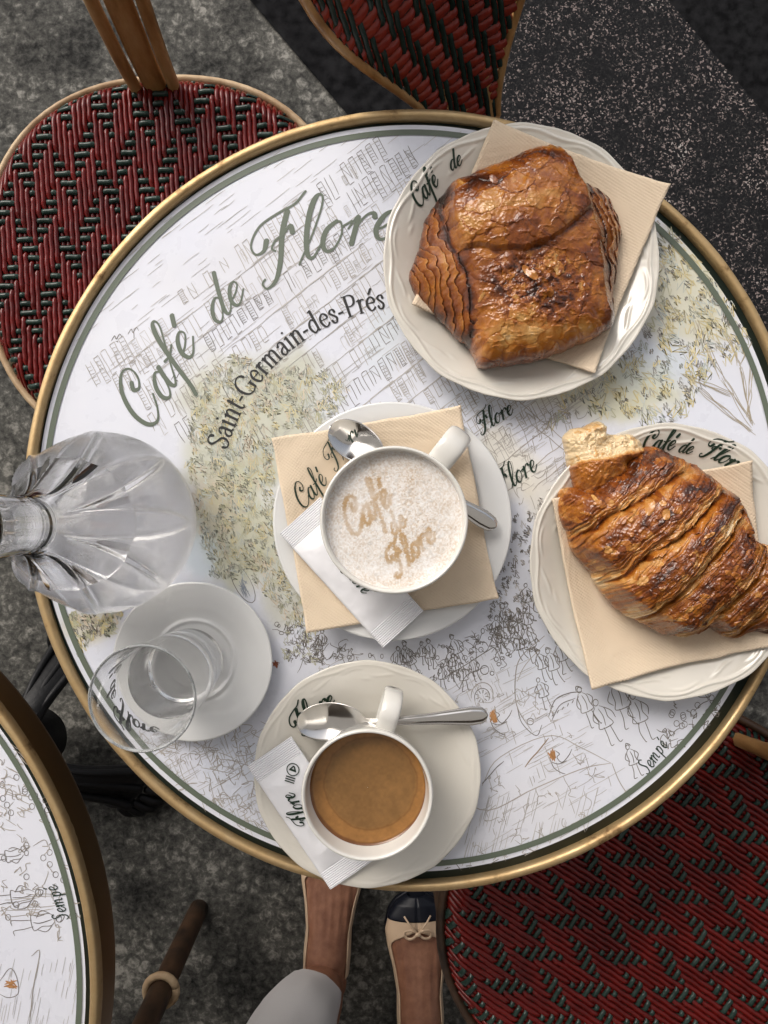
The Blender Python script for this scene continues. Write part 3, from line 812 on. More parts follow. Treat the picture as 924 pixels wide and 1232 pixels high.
def build_table(root, R_px, print_off, ring_px, with_text):
    """table parts in local coordinates, z measured from the floor"""
    k = (CZ - TZ) / F
    Rr = R_px / F * (CZ - TZ - 0.007)      # outer rim radius (rim stands 7 mm proud)
    # core disc and dark green border
    v, f = lathe([(0.0005, TZ - 0.0012), (Rr - 0.0035, TZ - 0.0012), (Rr - 0.0035, TZ - 0.030), (0.0005, TZ - 0.030)], 160)
    mesh('table_core', v, f, M_dgreen, root, False)
    # printed sheet
    Rp = R_px * k - 0.0152
    n_r, n_t = 90, 300
    rr = np.linspace(0.0, 1, n_r) ** 0.9 * Rp; rr[0] = 0.0003
    th = np.linspace(0, 2 * PI, n_t, endpoint=False)
    X = rr[:, None] * np.cos(th); Y = rr[:, None] * np.sin(th)
    ox, oy = print_off[0] * k, -print_off[1] * k
    vx = np.stack([X + ox, Y + oy, np.full_like(X, TZ)], -1).reshape(-1, 3)
    px = TC[0] + (X + ox) / k; py = TC[1] - (Y + oy) / k
    tint = wash(px, py) if with_text else wash(px * 0 + 640 + (px - TC[0]) * .35, 930 + (py - TC[1]) * .2)
    pr = mesh('printed_top', vx, gridfaces(n_r, n_t, False, True), M_print, root, True, {'tint': tint.reshape(-1, 3)})
    # sage ring
    a = np.linspace(0, 2 * PI, 240, endpoint=False)
    q = []
    for rad in (ring_px - 3.4, ring_px + 3.4):
        q.append(np.stack([ox + rad * k * np.cos(a), oy + rad * k * np.sin(a), np.full_like(a, TZ + 0.00068)], -1))
    mesh('printed_ring', np.concatenate(q), gridfaces(2, 240, False, True), M_green, root, False)
    # brass rim: rounded top band and tall side band
    w = 0.0071
    prof = [(Rr - w, TZ - 0.002), (Rr - w, TZ + 0.0045), (Rr - w + .0012, TZ + 0.0064), (Rr - w * .62, TZ + .0068), (Rr - w * .22, TZ + .0066), (Rr - .0010, TZ + .0058), (Rr, TZ + 0.0040), (Rr, TZ - 0.0005), (Rr - w, TZ - .002)]
    prof = prof[:-1] + [(Rr - .0002, TZ - 0.003)]
    v, f = lathe(prof, 260, rmod=lambda r, z, t, s: r + .0004 * fbm(np.cos(t) * 9, np.sin(t) * 9, s * .2, 31, 3), zmod=lambda r, z, t, s: z + .0004 * fbm(np.cos(t) * 14, np.sin(t) * 14, s * .1, 37, 3))
    mesh('brass_rim', v, f, M_brass, root)
    v, f = lathe([(Rr - .0002, TZ - 0.002), (Rr - .0004, TZ - .030), (Rr - .002, TZ - .035), (Rr - .012, TZ - .036)], 200)
    mesh('edge_band', v, f, M_brass_side, root)
    # cast iron pedestal
    v, f = lathe([(0.09, TZ - .0365), (0.088, TZ - .045), (0.03, TZ - .06), (0.024, TZ - .10), (0.022, .34), (0.034, .32), (0.034, .30), (0.024, .28), (0.028, .16), (0.045, .12), (0.05, .08), (0.035, .05), (0.01, .05)], 40)
    mesh('column', v, f, M_iron, root)
    return Rr

def iron_foot(root, ang, R=0.20):
    mb = MB()
    c, s = math.cos(ang), math.sin(ang)
    def P(r, l, z): return (r * c - l * s, r * s + l * c, z)
    path = catmull([P(.03, 0, .15), P(.07, 0, .15), P(.11, 0, .115), P(.15, 0, .06), (P(R, 0, .032))], 26)
    tube_add(mb, path, np.interp(np.linspace(0, 1, 26), [0, .4, .8, 1], [.020, .024, .030, .040]), 14, .55)
    # acanthus ribs and scrolls over the foot
    for l in (-.018, 0, .018):
        p = catmull([P(.06, l * .6, .162), P(.11, l * 1.1, .130), P(.155, l * 1.5, .078), P(R + .015, l * 1.9, .046)], 18)
        tube_add(mb, p, np.linspace(.004, .008, 18), 8)
    for l in (-1, 1):
        a = np.linspace(0, 4.4, 26)
        rr = .026 * (1 - a / 7)
        pts = [P(R - .03 + math.cos(t) * r_, l * (.036 + math.sin(t) * r_ * .7), .036 + .012 * math.cos(t)) for t, r_ in zip(a, rr)]
        tube_add(mb, pts, np.linspace(.008, .004, 26), 8)
    a = np.linspace(-1.2, 1.2, 9)
    for t in a:
        q = [P(R - .012 + .034 * math.cos(t), .052 * math.sin(t), .038), P(R - .002 + .046 * math.cos(t), .060 * math.sin(t), .024), P(R + .002 + .052 * math.cos(t), .064 * math.sin(t), .006)]
        tube_add(mb, catmull(q, 8), np.linspace(.006, .010, 8), 8)
    mb.build('foot', M_iron, root)

k_t = (CZ - TZ) / F
tpos = W(TC[0], TC[1], 0); tloc = ((TC[0] - 462) * k_t, (616 - TC[1]) * k_t, 0)
table = empty('cafe_table', tloc)
tag(table, 'round brass-rimmed cafe table with printed white top carrying the breakfast', 'table', 'round cafe tables')
R_main = build_table(table, 473.0, (-4.0, -2.5), 440.0, True)
for q in (0.5, 2.6, 4.7): iron_foot(table, q)

# arc lettering on the table
def arc_map(radius, theta0, unit):
    """text units -> table local xyz, running clockwise, letters' feet towards the centre"""
    def m(x, y):
        th = theta0 - x * unit / radius
        r = radius + y * unit
        return np.stack([r * np.cos(th), r * np.sin(th), np.full_like(th, TZ)], -1)
    return m
mb = MB()
def arc_word(txt, radius_px, ang_deg, unit_px, font, thick, thin, slant, spacing=0.0, xs=1.0):
    s, adv = text_strokes(txt, font, thick, thin, slant, spacing)
    s = [(np.column_stack([q[:, 0] * xs, q[:, 1]]), w) for q, w in s]
    ribbons(s, arc_map(radius_px * k_t, math.radians(ang_deg), unit_px * k_t), mb, 0.00035, 0.00012)
arc_word('C', 324, 165.5, 28, SCRIPT, .19, .065, .30, 0, 1.17)
arc_word('afé', 320, 158.6, 28, SCRIPT, .19, .065, .30, 0, 1.22)
arc_word('de', 317, 138.6, 25, SCRIPT, .19, .065, .30, 0, 1.15)
arc_word('Flore', 317, 125.5, 32, SCRIPT, .19, .065, .30, 0, 1.26)
mb.build('script_lettering', M_green, table, False)
mb = MB()
s, adv = text_strokes('Saint-Germain-des-Prés', SERIF, .185, .065, 0.0, .035)
U = 16.5
ribbons(s, arc_map(234 * k_t, math.radians(165.0), U * k_t), mb, 0.00035, 0.00012)
mb.build('serif_lettering', M_black, table, False)

# the drawing
sk = Sketch()
d35 = np.array([math.cos(math.radians(38)), -math.sin(math.radians(38))])
hv = np.array([0.47, 0.88])
for row in range(13):
    base = np.array([95.0, 445.0]) + np.array([0.30, 1.0]) * 0 + row * np.array([28.0, 17.0]) * 1.0
    for seg in range(4):
        start = base + d35 * (seg * 118 + random.uniform(-10, 20))
        p = start
        if p[1] < 150: continue
        light = INK_SOFT if random.random() < .7 else INK
        sk.facade(start, 9, d35 * 12.5, hv * random.uniform(20, 32), .55, light, .22, .75)
    for seg in range(3):
        start = base + d35 * (seg * 130 + random.uniform(0, 90)) + hv * random.uniform(6, 16)
        if start[1] > 150: sk.facade(start, 6, d35 * random.uniform(8, 15), hv * random.uniform(12, 26), random.uniform(.35, .8), PENCIL, .3, .6)
    for q in range(4):
        o = base + d35 * random.uniform(0, 260) + hv * 30
        sk.wob(o, o + d35 * random.uniform(90, 220), .7, PENCIL, 1)
sk.s = [s_ for s_ in sk.s if not (s_[0][:, 1].max() > 560 or (s_[0][:, 0].max() > 500 and s_[0][:, 1].max() > 330 and False))]
# remove facade strokes that fall into the leafy part
sk.s = [s_ for s_ in sk.s if not in_poly(s_[0].mean(0), FOL_L) or random.random() < .22]
# upper hatching towards the rim
for q in range(260):
    p = np.array([random.uniform(90, 560), random.uniform(165, 470)])
    L = random.uniform(8, 40)
    sk.wob(p, p + d35 * L, .55, PENCIL, .5)
# foliage
def foliage(poly, n, tints, size, w, ang0=-.5):
    for p in rand_in(poly, n):
        t = random.choice(tints)
        sk.leaf(p, size * random.uniform(.7, 1.4), w * random.uniform(.8, 1.3), t, ang0 + random.gauss(0, .5))
OL = (0.44, 0.43, 0.29); OC = (0.58, 0.50, 0.27); DK = (0.28, 0.29, 0.23); GB = (0.50, 0.54, 0.51); BR = (0.56, 0.48, 0.37)
foliage(FOL_L, 760, [OL, GB, OC, BR, (0.50, 0.50, 0.40)], 10, .95)
foliage(FOL_L, 520, [DK, (0.30, 0.30, 0.25), (0.32, 0.32, 0.26), OL], 7, .65)
foliage(FOL_BL, 60, [OC, OL, BR], 9, 1.5)
foliage(FOL_BL, 50, [DK, INK], 7, .8)
foliage(FOL_R, 260, [OC, OC, (0.62, 0.54, 0.30), OL, GB], 13, 1.3)
foliage(FOL_R, 220, [INK, DK, INK_SOFT], 7, .8)
foliage(HEDGE, 130, [INK, INK, INK_SOFT], 6, .85)
foliage([(345,745),(385,760),(380,800),(340,790)], 60, [INK, OL], 6, .8)
# bare tree on the right
for (a, b) in (((905,510),(868,455)), ((868,455),(845,405)), ((905,510),(890,440)), ((890,440),(875,400)), ((880,475),(820,452)), ((905,520),(840,470)), ((890,440),(905,410)), ((900,500),(905,440)), ((845,405),(838,385))):
    for q in range(4): sk.wob(np.array(a) + rng.normal(0, 2, 2), np.array(b) + rng.normal(0, 2, 2), .8, (0.38, 0.33, 0.25), 1.5)
# street, awning and cars
for (a, b) in (((560,530),(640,470)), ((600,560),(690,490)), ((570,500),(610,545)), ((610,470),(690,540)), ((640,510),(700,560)), ((600,600),(690,520)), ((690,520),(705,545)), ((700,540),(640,590))):
    sk.wob(a, b, .9, INK_SOFT, 1)
for q in range(60):
    p = np.array([random.uniform(540, 700), random.uniform(480, 590)])
    sk.wob(p, p + np.array([.8, -.6]) * random.uniform(6, 24), .6, PENCIL, .5)
for q in range(14):
    p = np.array([random.uniform(640, 690), random.uniform(490, 530)]); sk.wob(p, p + (4, 16), .7, INK_SOFT, .5)
# crowd
CROWD = [(330,745),(390,770),(470,790),(560,772),(610,740),(632,690),(645,760),(650,790),(590,800),(540,825),(480,800),(420,795),(350,800)]
for p in rand_in(CROWD, 110): sk.squig(p, 8, .7, INK, random.choice((5, 6, 8)))
for p in rand_in(CROWD, 38): sk.ell(p, random.uniform(1.5, 3.2), random.uniform(1.5, 3.2), 0, .8, INK)
for p in rand_in(CROWD, 22): sk.figure(p, random.uniform(26, 40), random.uniform(-.5, .1), INK, .9)
for p in rand_in([(620,780),(650,740),(690,810),(700,860),(640,830)], 5): sk.figure(p, random.uniform(38, 48), -.35, INK, .9)
for c, h in (((706,850),50), ((728,868),58), ((748,845),62), ((770,862),60), ((762,915),40), ((655,735),52), ((612,748),46)):
    sk.figure(np.array(c, float), h, -.45 + random.uniform(-.1, .1), INK, .95)
for p in rand_in([(780,850),(860,830),(870,860),(800,910)], 26): sk.squig(p, 8, .9, INK, 6)
for p in rand_in([(780,850),(860,830),(870,860),(800,910)], 14): sk.ell(p, 3.2, 3.6, 0, .8, INK)
# cars: bonnet, wheels, lamps
sk.line([(530,818),(560,800),(585,784),(596,780),(604,800)], 1.0, INK)
sk.line([(552,830),(562,812),(585,802)], .9, INK); sk.ell((583,806), 5, 5.5, 0, .9); sk.ell((597,793), 2.6, 2.6); sk.ell((600,799), 2.2, 2.2); sk.ell((592,810), 2.4, 2.4)
sk.ell((580,836), 13, 15, .3, 1.0, INK_SOFT, 2.6, 6.4); sk.ell((580,838), 9, 10, .3, .9, INK, 2.4, 6.5)
for a in np.linspace(0, 5.6, 9): sk.wob((580 + 4 * math.cos(a), 838 + 4 * math.sin(a)), (580 + 8 * math.cos(a), 838 + 8 * math.sin(a)), .8, INK, .2)
sk.line([(655,765),(627,790),(620,815),(622,850),(640,880)], 1.0, INK_SOFT); sk.line([(655,775),(632,800),(622,820)], .8, INK_SOFT)
sk.line([(622,850),(628,870),(645,885),(652,872)], .9, INK); sk.ell((638,868), 4, 4)
sk.line([(660,862),(668,842),(684,834),(700,832)], 1.0, INK); sk.line([(664,866),(674,848),(692,840)], .9, INK)
for i in range(6): sk.wob((664 + i * 6, 862 - i * 4), (666 + i * 6, 858 - i * 4), .9, INK, .3)
sk.line([(540,950),(585,975),(640,950),(700,925),(735,918)], 1.1, INK_SOFT); sk.line([(736,918),(745,940),(758,960)], 1.0, INK_SOFT)
sk.line([(580,945),(600,912),(660,885),(700,900),(735,918)], .9, INK_SOFT); sk.wob((580,942), (606,916), 1.0, INK, .8); sk.wob((632,922), (660,888), 1.4, (0.3, .22, .14), .6)
for q in range(110):
    p = np.array([random.uniform(560, 740), random.uniform(945, 1020)]); sk.wob(p, p + np.array([-.25, 1]) * random.uniform(10, 36), .55, PENCIL, .4)
for q in range(50):
    p = np.array([random.uniform(560, 700), random.uniform(800, 930)]); sk.wob(p, p + np.array([.9, -.45]) * random.uniform(8, 28), .55, PENCIL, .5)
# small foxes of colour: seated figures with russet hair
for c in ((592,858), (664,905)):
    c = np.array(c, float)
    for q in range(18): sk.wob(c + rng.normal(0, 2.2, 2), c + rng.normal(0, 2.2, 2) + (2, 7), 1.5, (0.40, 0.20, 0.08), .4)
    sk.line([c + (4, -2), c + (9, 2), c + (6, 6), c + (12, 12), c + (20, 4), c + (24, -4)], .9, INK)
    sk.line([c + (-3, 6), c + (2, 18), c + (10, 24), c + (16, 26)], .9, INK); sk.line([c + (0, 12), c + (8, 14), c + (18, 10)], .9, INK)
c = np.array((331., 797.))
for q in range(14): sk.wob(c + rng.normal(0, 2, 2), c + rng.normal(0, 2, 2) + (1, 4), 1.6, (0.26, 0.07, 0.03), .3)
# lower left scene
for q in range(60):
    p = np.array([random.uniform(150, 340), random.uniform(860, 1010)]); sk.squig(p, 13, .8, INK_SOFT, 6)
for q in range(50):
    p = np.array([random.uniform(180, 350), random.uniform(880, 1020)]); sk.wob(p, p + rng.normal(0, 22, 2), .7, INK_SOFT, 1)
for q in range(80):
    p = np.array([random.uniform(190, 350), random.uniform(880, 1020)]); sk.wob(p, p + np.array([.4, .9]) * random.uniform(6, 26), .5, PENCIL, .4)
for q in range(40):
    p = np.array([random.uniform(560, 600), random.uniform(780, 860)]); sk.wob(p, p + np.array([.4, .9]) * random.uniform(4, 14), .5, PENCIL, .4)
for q in range(16):
    p = np.array([random.uniform(480, 700), random.uniform(1020, 1050)]); sk.wob(p, p + rng.normal(0, 7, 2), .8, INK, .5)
# more street drawing: kerbs, stalls and passers-by in light pencil
for poly, n_ in (([(340,800),(420,790),(540,830),(620,800),(700,880),(760,960),(640,1030),(560,1040),(585,930),(560,850)], 90), ([(150,880),(300,860),(310,930),(350,1000),(300,1000),(200,940)], 70), ([(560,480),(700,480),(720,560),(620,610)], 50)):
    for p in rand_in(poly, n_): sk.squig(p, 9, .65, INK_SOFT, 5)
    for p in rand_in(poly, n_): sk.wob(p, p + np.array([.85, -.5]) * random.uniform(8, 34), .55, PENCIL, .6)
    for p in rand_in(poly, n_ // 2): sk.wob(p, p + np.array([.3, .95]) * random.uniform(6, 22), .6, INK_SOFT, .5)
# birds
for c in ((140,408), (160,400), (212,455)):
    c = np.array(c, float); sk.line([c + (-6, 2), c + (-2, -4), c, c + (4, -6), c + (7, -2)], .8, INK); sk.squig(c + (1, 3), 4, .8, INK, 5)
# church arch
sk.ell((292,702), 10, 26, -.5, .9, INK); 
for q in range(12): sk.wob((292 + random.uniform(-5, 5), 690 + random.uniform(0, 22)), (296 + random.uniform(-5, 5), 700 + random.uniform(0, 22)), .8, (0.22, 0.25, 0.30), .6)
sk.build('sketch_lines', TC, TZ, table, (TC + (-3, -2), 452))

def flat_word(mb, txt, px, py, ang_deg, unit_px, z, font=SCRIPT, thick=.2, thin=.07, slant=.3, origin=(0, 0), lift=.00045, tint=None, jitter=.0001):
    """a word on a horizontal surface at height z, first letter's foot at photograph pixel"""
    s, adv = text_strokes(txt, font, thick, thin, slant)
    o = W(px, py, z); u = unit_px * (CZ - z) / F
    c, sn = math.cos(math.radians(ang_deg)), math.sin(math.radians(ang_deg))
    def m(x, y):
        return np.stack([o[0] - origin[0] + (x * c - y * sn) * u, o[1] - origin[1] + (x * sn + y * c) * u, np.full_like(x, z)], -1)
    ribbons(s, m, mb, lift, jitter, tint)
mb = MB()
flat_word(mb, 'Flore', 578, 522, 32, 11, TZ, thick=.24, origin=tloc[:2])
mb.build('drawn_word', M_text_green, table, False); mb = MB()
flat_word(mb, 'Flore', 602, 597, 36, 13, TZ, thick=.20, origin=tloc[:2])
mb.build('drawn_word', M_text_green, table, False); mb = MB()
flat_word(mb, 'Semp', 779, 932, 56, 9.5, TZ, thick=.15, thin=.12, slant=.1, origin=tloc[:2])
flat_word(mb, 'é', 800, 901, 56, 9.5, TZ, thick=.15, thin=.12, slant=.1, origin=tloc[:2])
mb.build('signature', M_text_green, table, False)

# neighbouring table
T2 = np.array([-424.0, 1190.0])
table2 = empty('cafe_table', ((T2[0] - 462) * k_t, (616 - T2[1]) * k_t, 0))
tag(table2, 'neighbouring bare brass-rimmed table cut off by the lower left corner', 'table', 'round cafe tables')
build_table(table2, 553.0, (-2.0, 0.0), 522.0, False)
for q in (-0.55, 1.2, 3.2): iron_foot(table2, q, .17)
sk = Sketch()
for p in rand_in([(0,880),(60,960),(95,1100),(70,1130),(0,1120)], 52): sk.squig(p, 9, .9, INK_SOFT, 6)
for p in rand_in([(0,880),(60,960),(95,1100),(70,1130),(0,1120)], 26): sk.ell(p, 3.2, 3.6, 0, .8, INK)
for c, h in (((12,1030),46), ((20,1080),60), ((45,1110),60)): sk.figure(np.array(c, float), h, 1.35, INK, .9)
for q in range(8):
    p = np.array([random.uniform(0, 40), 1075 + q * 4]); sk.wob(p, p + (random.uniform(25, 45), random.uniform(-6, 2)), .8, INK_SOFT, 1)
sk.line([(0,1165),(30,1148),(70,1142),(112,1134)], 1.0, INK_SOFT); sk.line([(38,1150),(48,1145),(40,1190),(35,1240)], 1.0, INK_SOFT)
for q in range(60):
    p = np.array([random.uniform(0, 100), random.uniform(1150, 1240)]); sk.wob(p, p + np.array([-.2, 1]) * random.uniform(10, 30), .5, PENCIL, .4)
for q in range(18): sk.wob(np.array((12., 1185.)) + rng.normal(0, 4, 2), np.array((12., 1185.)) + rng.normal(0, 4, 2), 1.5, (0.40, 0.20, 0.08), .4)
sk.line([(0,1180),(12,1165),(20,1175),(22,1195),(10,1200),(0,1196)], .9, INK)
for q in range(30):
    p = np.array([random.uniform(0, 30), random.uniform(890, 1000)]); sk.wob(p, p + (random.uniform(6, 18), random.uniform(2, 10)), .8, INK_SOFT, 1)
sk.build('sketch_lines', T2, TZ, table2, (T2, 536))
mb = MB()
flat_word(mb, 'Semp', 83, 1105, 108, 9.5, TZ, thick=.15, thin=.12, slant=.1, origin=table2.location[:2])
flat_word(mb, 'é', 70, 1070, 108, 9.5, TZ, thick=.15, thin=.12, slant=.1, origin=table2.location[:2])
mb.build('signature', M_text_green, table2, False)

# ------------------------------------------------------------------ woven chairs
def over_default(i, j):
    """True where the red warp i lies over the green weft j"""
    b = i // 4; q = i % 4
    if b % 2: q = 3 - q
    r = (j + (4 if b % 2 else 0) + (b // 2) - .85 * q) % 8
    return not (r < 3.0)

def weave(inside, mapfn, ext, pitch_w, pitch_f, w_w, w_f, over, h=0.0011, seed=0):
    """warp strands run along v, weft strands along u. returns (warp MB, weft MB)"""
    mw, mf = MB(), MB()
    U, V = ext
    cols = np.arange(-int(U / pitch_w), int(U / pitch_w) + 1)
    rows = np.arange(-int(V / pitch_f), int(V / pitch_f) + 1)
    prof = [(-.5, -.35), (-.36, .22), (0, .5), (.36, .22), (.5, -.35)]
    def strand(mbb, fixed, along, val, width, horiz, thick):
        along = np.asarray(along); val = np.asarray(val)
        n = len(along)
        if n < 4: return
        pts = []
        jit = .05 * width * np.sin(along * 300 + fixed * 917)
        for (o, hh) in prof:
            if horiz: pts.append(mapfn(along, fixed + o * width + jit, val + hh * thick))
            else: pts.append(mapfn(fixed + o * width + jit, along, val + hh * thick))
        v = np.stack(pts, 1).reshape(-1, 3)
        f = gridfaces(n, 5)
        mbb.add(v, f if horiz else f[:, ::-1])
    def span(fn, lim, step):
        t = np.arange(-lim, lim, .002)
        ok = fn(t)
        if ok.sum() < 8: return None
        t = t[ok]
        return t.min(), t.max()
    for i in cols:
        u = i * pitch_w
        sp = span(lambda t: inside(np.full_like(t, u), t), V, 0)
        if sp is None: continue
        j0, j1 = int(math.floor(sp[0] / pitch_f)), int(math.ceil(sp[1] / pitch_f))
        t, z = [], []
        for j in range(j0, j1 + 1):
            o = h if over(i, j) else -h
            for d in (-.28, .0, .28):
                vv = (j + d) * pitch_f
                if sp[0] <= vv <= sp[1]: t.append(vv); z.append(o + random.uniform(-.0002, .0002))
        if len(t) > 3: strand(mw, u, [sp[0]] + t + [sp[1]], [z[0]] + z + [z[-1]], w_w, False, .0032)
    for j in rows:
        vv = j * pitch_f
        sp = span(lambda t: inside(t, np.full_like(t, vv)), U, 0)
        if sp is None: continue
        i0, i1 = int(math.floor(sp[0] / pitch_w)), int(math.ceil(sp[1] / pitch_w))
        t, z = [], []
        for i in range(i0, i1 + 1):
            o = -h if over(i, j) else h
            for d in (-.25, .25):
                uu = (i + d) * pitch_w
                if sp[0] <= uu <= sp[1]: t.append(uu); z.append(o + random.uniform(-.0002, .0002))
        if len(t) > 3: strand(mf, vv, [sp[0]] + t + [sp[1]], [z[0]] + z + [z[-1]], w_f, True, .0032)
    return mw, mf

SA, SB, SN = 0.208, 0.212, 2.35
def seat_rho(u, v): return (np.abs(u / SA) ** SN + np.abs(v / SB) ** SN) ** (1 / SN)
def seat_map_rot(rot):
    c, s = math.cos(rot), math.sin(rot)
    def m(u, v, hh):
        x, y = u * c - v * s, u * s + v * c
        r = seat_rho(x, y)
        z = .45 - .010 * sstep(.0, .75, 1 - r) - .022 * np.clip((r - .90) / .1, 0, 1.3) ** 2 + hh
        return np.stack(np.broadcast_arrays(x, y, z), -1)
    def ins(u, v):
        return seat_rho(u * c - v * s, u * s + v * c) < 1.0
    return ins, m

def med_over(i, j):
    return ((i // 1) + (j // 2) * 1 + (j % 2)) % 4 in (0, 1)   # green warp over red weft
MT, MWd = 0.42, 0.175
def med_w(t):
    t = np.clip(t, 0, 1)
    lo = .030 + .105 * np.sin(PI / 2 * np.clip(t / .62, 0, 1)) ** 1.7
    return lo * np.sqrt(np.clip(1 - np.clip((t - .62) / .38, 0, 1) ** 2.4, 0, 1))
RECL = 0.50
def med_map(u, v, hh):
    """medallion back: u sideways, v up along the reclined axis from the tip, concave to the sitter"""
    vv = v + MT / 2
    ay, az = RECL / math.hypot(RECL, 1), 1 / math.hypot(RECL, 1)
    x = u
    dep = -1.2 * u * u + hh                 # towards the sitter (-y side is forward)
    y = .225 + vv * ay - dep * az * 1.0 - .9 * u * u * 0
    z = .61 + vv * az + dep * ay
    return np.stack(np.broadcast_arrays(x, y - 2 * 1.2 * u * u * az, z), -1)
def med_in(u, v):
    t = (v + MT / 2) / MT
    return (t > 0) & (t < 1) & (np.abs(u) < med_w(t))

chair_meshes = {}
def build_chair(rot_weave, pw=.0058, pf=.0104):
    root = empty('bistro_chair')
    ins, m = seat_map_rot(rot_weave)
    mw, mf = weave(ins, m, (.26, .26), pw, pf, pw * .94, pf * .60, over_default, .0019)
    a = mw.build('seat_weave', M_red, root); a['kind'] = 'stuff'
    b = mf.build('seat_cross_weave', M_grn, root); b['kind'] = 'stuff'
    # backing under the weave
    th = np.linspace(0, 2 * PI, 80, endpoint=False)
    def outl(sc):
        c, s = np.cos(th), np.sin(th)
        r = 1 / seat_rho(c, s)
        return np.stack([c * r * sc, s * r * sc], -1)
    rings = []
    for sc, z in ((.02, .436), (.6, .436), (.93, .438), (.985, .424), (.98, .410), (.02, .408)):
        o = outl(sc); rings.append(np.column_stack([o, np.full(len(o), z)]))
    mesh('seat_base', np.concatenate(rings), gridfaces(len(rings), 80, False, True)[:, ::-1], M_under, root)
    mb = MB()
    o = outl(1.012); P = np.column_stack([o, np.full(80, .4275)])
    P = np.concatenate([P, P[:1]])
    tube_add(mb, P, .0050, 10, 1.9)
    mb.build('seat_rim', M_cane_pale, root)
    for sx, sy in ((-1, 1), (1, 1), (-1, -1), (1, -1)):
        mb = MB()
        p = catmull([(sx * .148, sy * .145, .425), (sx * .149, sy * .147, .25), (sx * .152, sy * .152, .0)], 14)
        tube_add(mb, p, np.linspace(.018, .0165, 14), 12)
        lg = mb.build('leg', M_cane_dark, root)
        mb = MB()
        a = np.linspace(0, 2 * PI, 20)
        c = np.array([sx * .1495, sy * .148, .215])
        tube_add(mb, np.stack([c[0] + .022 * np.cos(a), c[1] + .022 * np.sin(a), np.full(20, c[2])], -1), .0058, 8)
        mb.build('leg_ring', M_cane_pale, lg)
    # back: broad centre cane with two slim ones
    for x, wd, th_, yo in ((0, .0145, .55, 0.0), (-.0235, .0072, 1.0, -.003), (.0235, .0072, 1.0, -.003)):
        mb = MB()
        p = catmull([(x * .9, .196 + yo, .425), (x, .207 + yo, .52), (x * 1.1, .238 + yo, .62), (x * 1.2, .36 + yo, .82)], 16)
        tube_add(mb, p, wd * np.linspace(.95, 1.05, 16), 14, th_, up=(0, 1, 0))
        mb.build('back_cane', M_cane, root)
    mg, mr = weave(med_in, med_map, (.20, .22), .0072, .0088, .0058, .0086, med_over, .0013)
    bk = mg.build('backrest_weave', M_grn, root); bk['kind'] = 'stuff'
    bk = mr.build('backrest_cross_weave', M_redb, root); bk['kind'] = 'stuff'
    mb = MB()
    t = np.linspace(0, 1, 40)
    tt = .5 - .5 * np.cos(PI * t)
    hw = med_w(tt) + .003
    u = np.concatenate([hw, -hw[::-1]]); v = np.concatenate([tt, tt[::-1]]) * MT - MT / 2
    P = med_map(u, v, np.zeros_like(u)); P = np.concatenate([P, P[:1]])
    tube_add(mb, P, .0042, 10, .9)
    mb.build('back_frame', M_cane, root)
    return root

def copy_tree(o, parent=None):
    c = o.copy(); col.objects.link(c)
    if parent is not None: c.parent = parent
    for ch in list(o.children): copy_tree(ch, c)
    return c

def place(o, x, y, deg, label):
    o.location = (x, y, 0); o.rotation_euler = (0, 0, math.radians(deg))
    tag(o, label, 'chair', 'red and green woven bistro chairs')

chA = build_chair(0.0)
chB = build_chair(math.radians(86), .0054, .0084)
for _c in chB.children:
    if _c.name.startswith('seat_rim'): _c.data.materials[0] = M_cane_dark
chC = copy_tree(chA)
chD = copy_tree(chA)
sc_ = W(197, 312, .45)
place(chA, sc_[0], sc_[1], 3, 'oxblood and green woven chair with cane back posts on pale concrete at top left')
chB.scale = (1.12, 1.12, 1.0)
sc_ = W(795, 1105, .45)
place(chB, sc_[0], sc_[1], -30, 'oxblood and green woven chair seat beside the feet at bottom right')
chC.scale = (.84, .84, 1.0)
place(chC, 0.198, 0.198, 38, 'chair tucked under table with red and green woven backrest behind pastry plate')
place(chD, -0.438, -0.868, 12, 'chair with only one dark cane leg in view beside the white trousers')

# ------------------------------------------------------------------ crockery
def ring_emboss(r, t, R):
    """scroll relief near the scalloped rim of a plate"""
    z = 0
    n = 10
    ph = (t * n / (2 * PI)) % 1.0
    d = ph - .5
    # bracket ridge following the scallop
    rb = R * (1 - .035 - .030 * np.abs(np.cos(PI * ph)) ** 3)
    z = z + .0011 * np.exp(-((r - rb) / (.010 * R)) ** 2)
    # drawn-out leaf scrolls between the brackets
    rb2 = R * (.895 + .030 * np.cos(2 * PI * ph + .6)); rb3 = R * (.905 - .030 * np.cos(2 * PI * ph - .9))
    w2 = np.clip(np.sin(PI * np.clip((ph - .05) / .42, 0, 1)), 0, 1); w3 = np.clip(np.sin(PI * np.clip((ph - .52) / .42, 0, 1)), 0, 1)
    z = z + .0009 * np.exp(-((r - rb2) / (.010 * R)) ** 2) * w2 + .0009 * np.exp(-((r - rb3) / (.010 * R)) ** 2) * w3
    z = z + .0006 * np.exp(-((r - R * .835) / (.014 * R)) ** 2) * np.clip(1 - np.abs(ph - .5) / .12, 0, 1)
    return z

def plate_profile(R, well, h, foot):
    """top profile function z(r)"""
    def top(r):
        r = np.asarray(r, float)
        return .0065 + (h - .0065) * (sstep(well, R * 1.03, r) * .85 + .15 * sstep(well, well + .012, r))
    return top

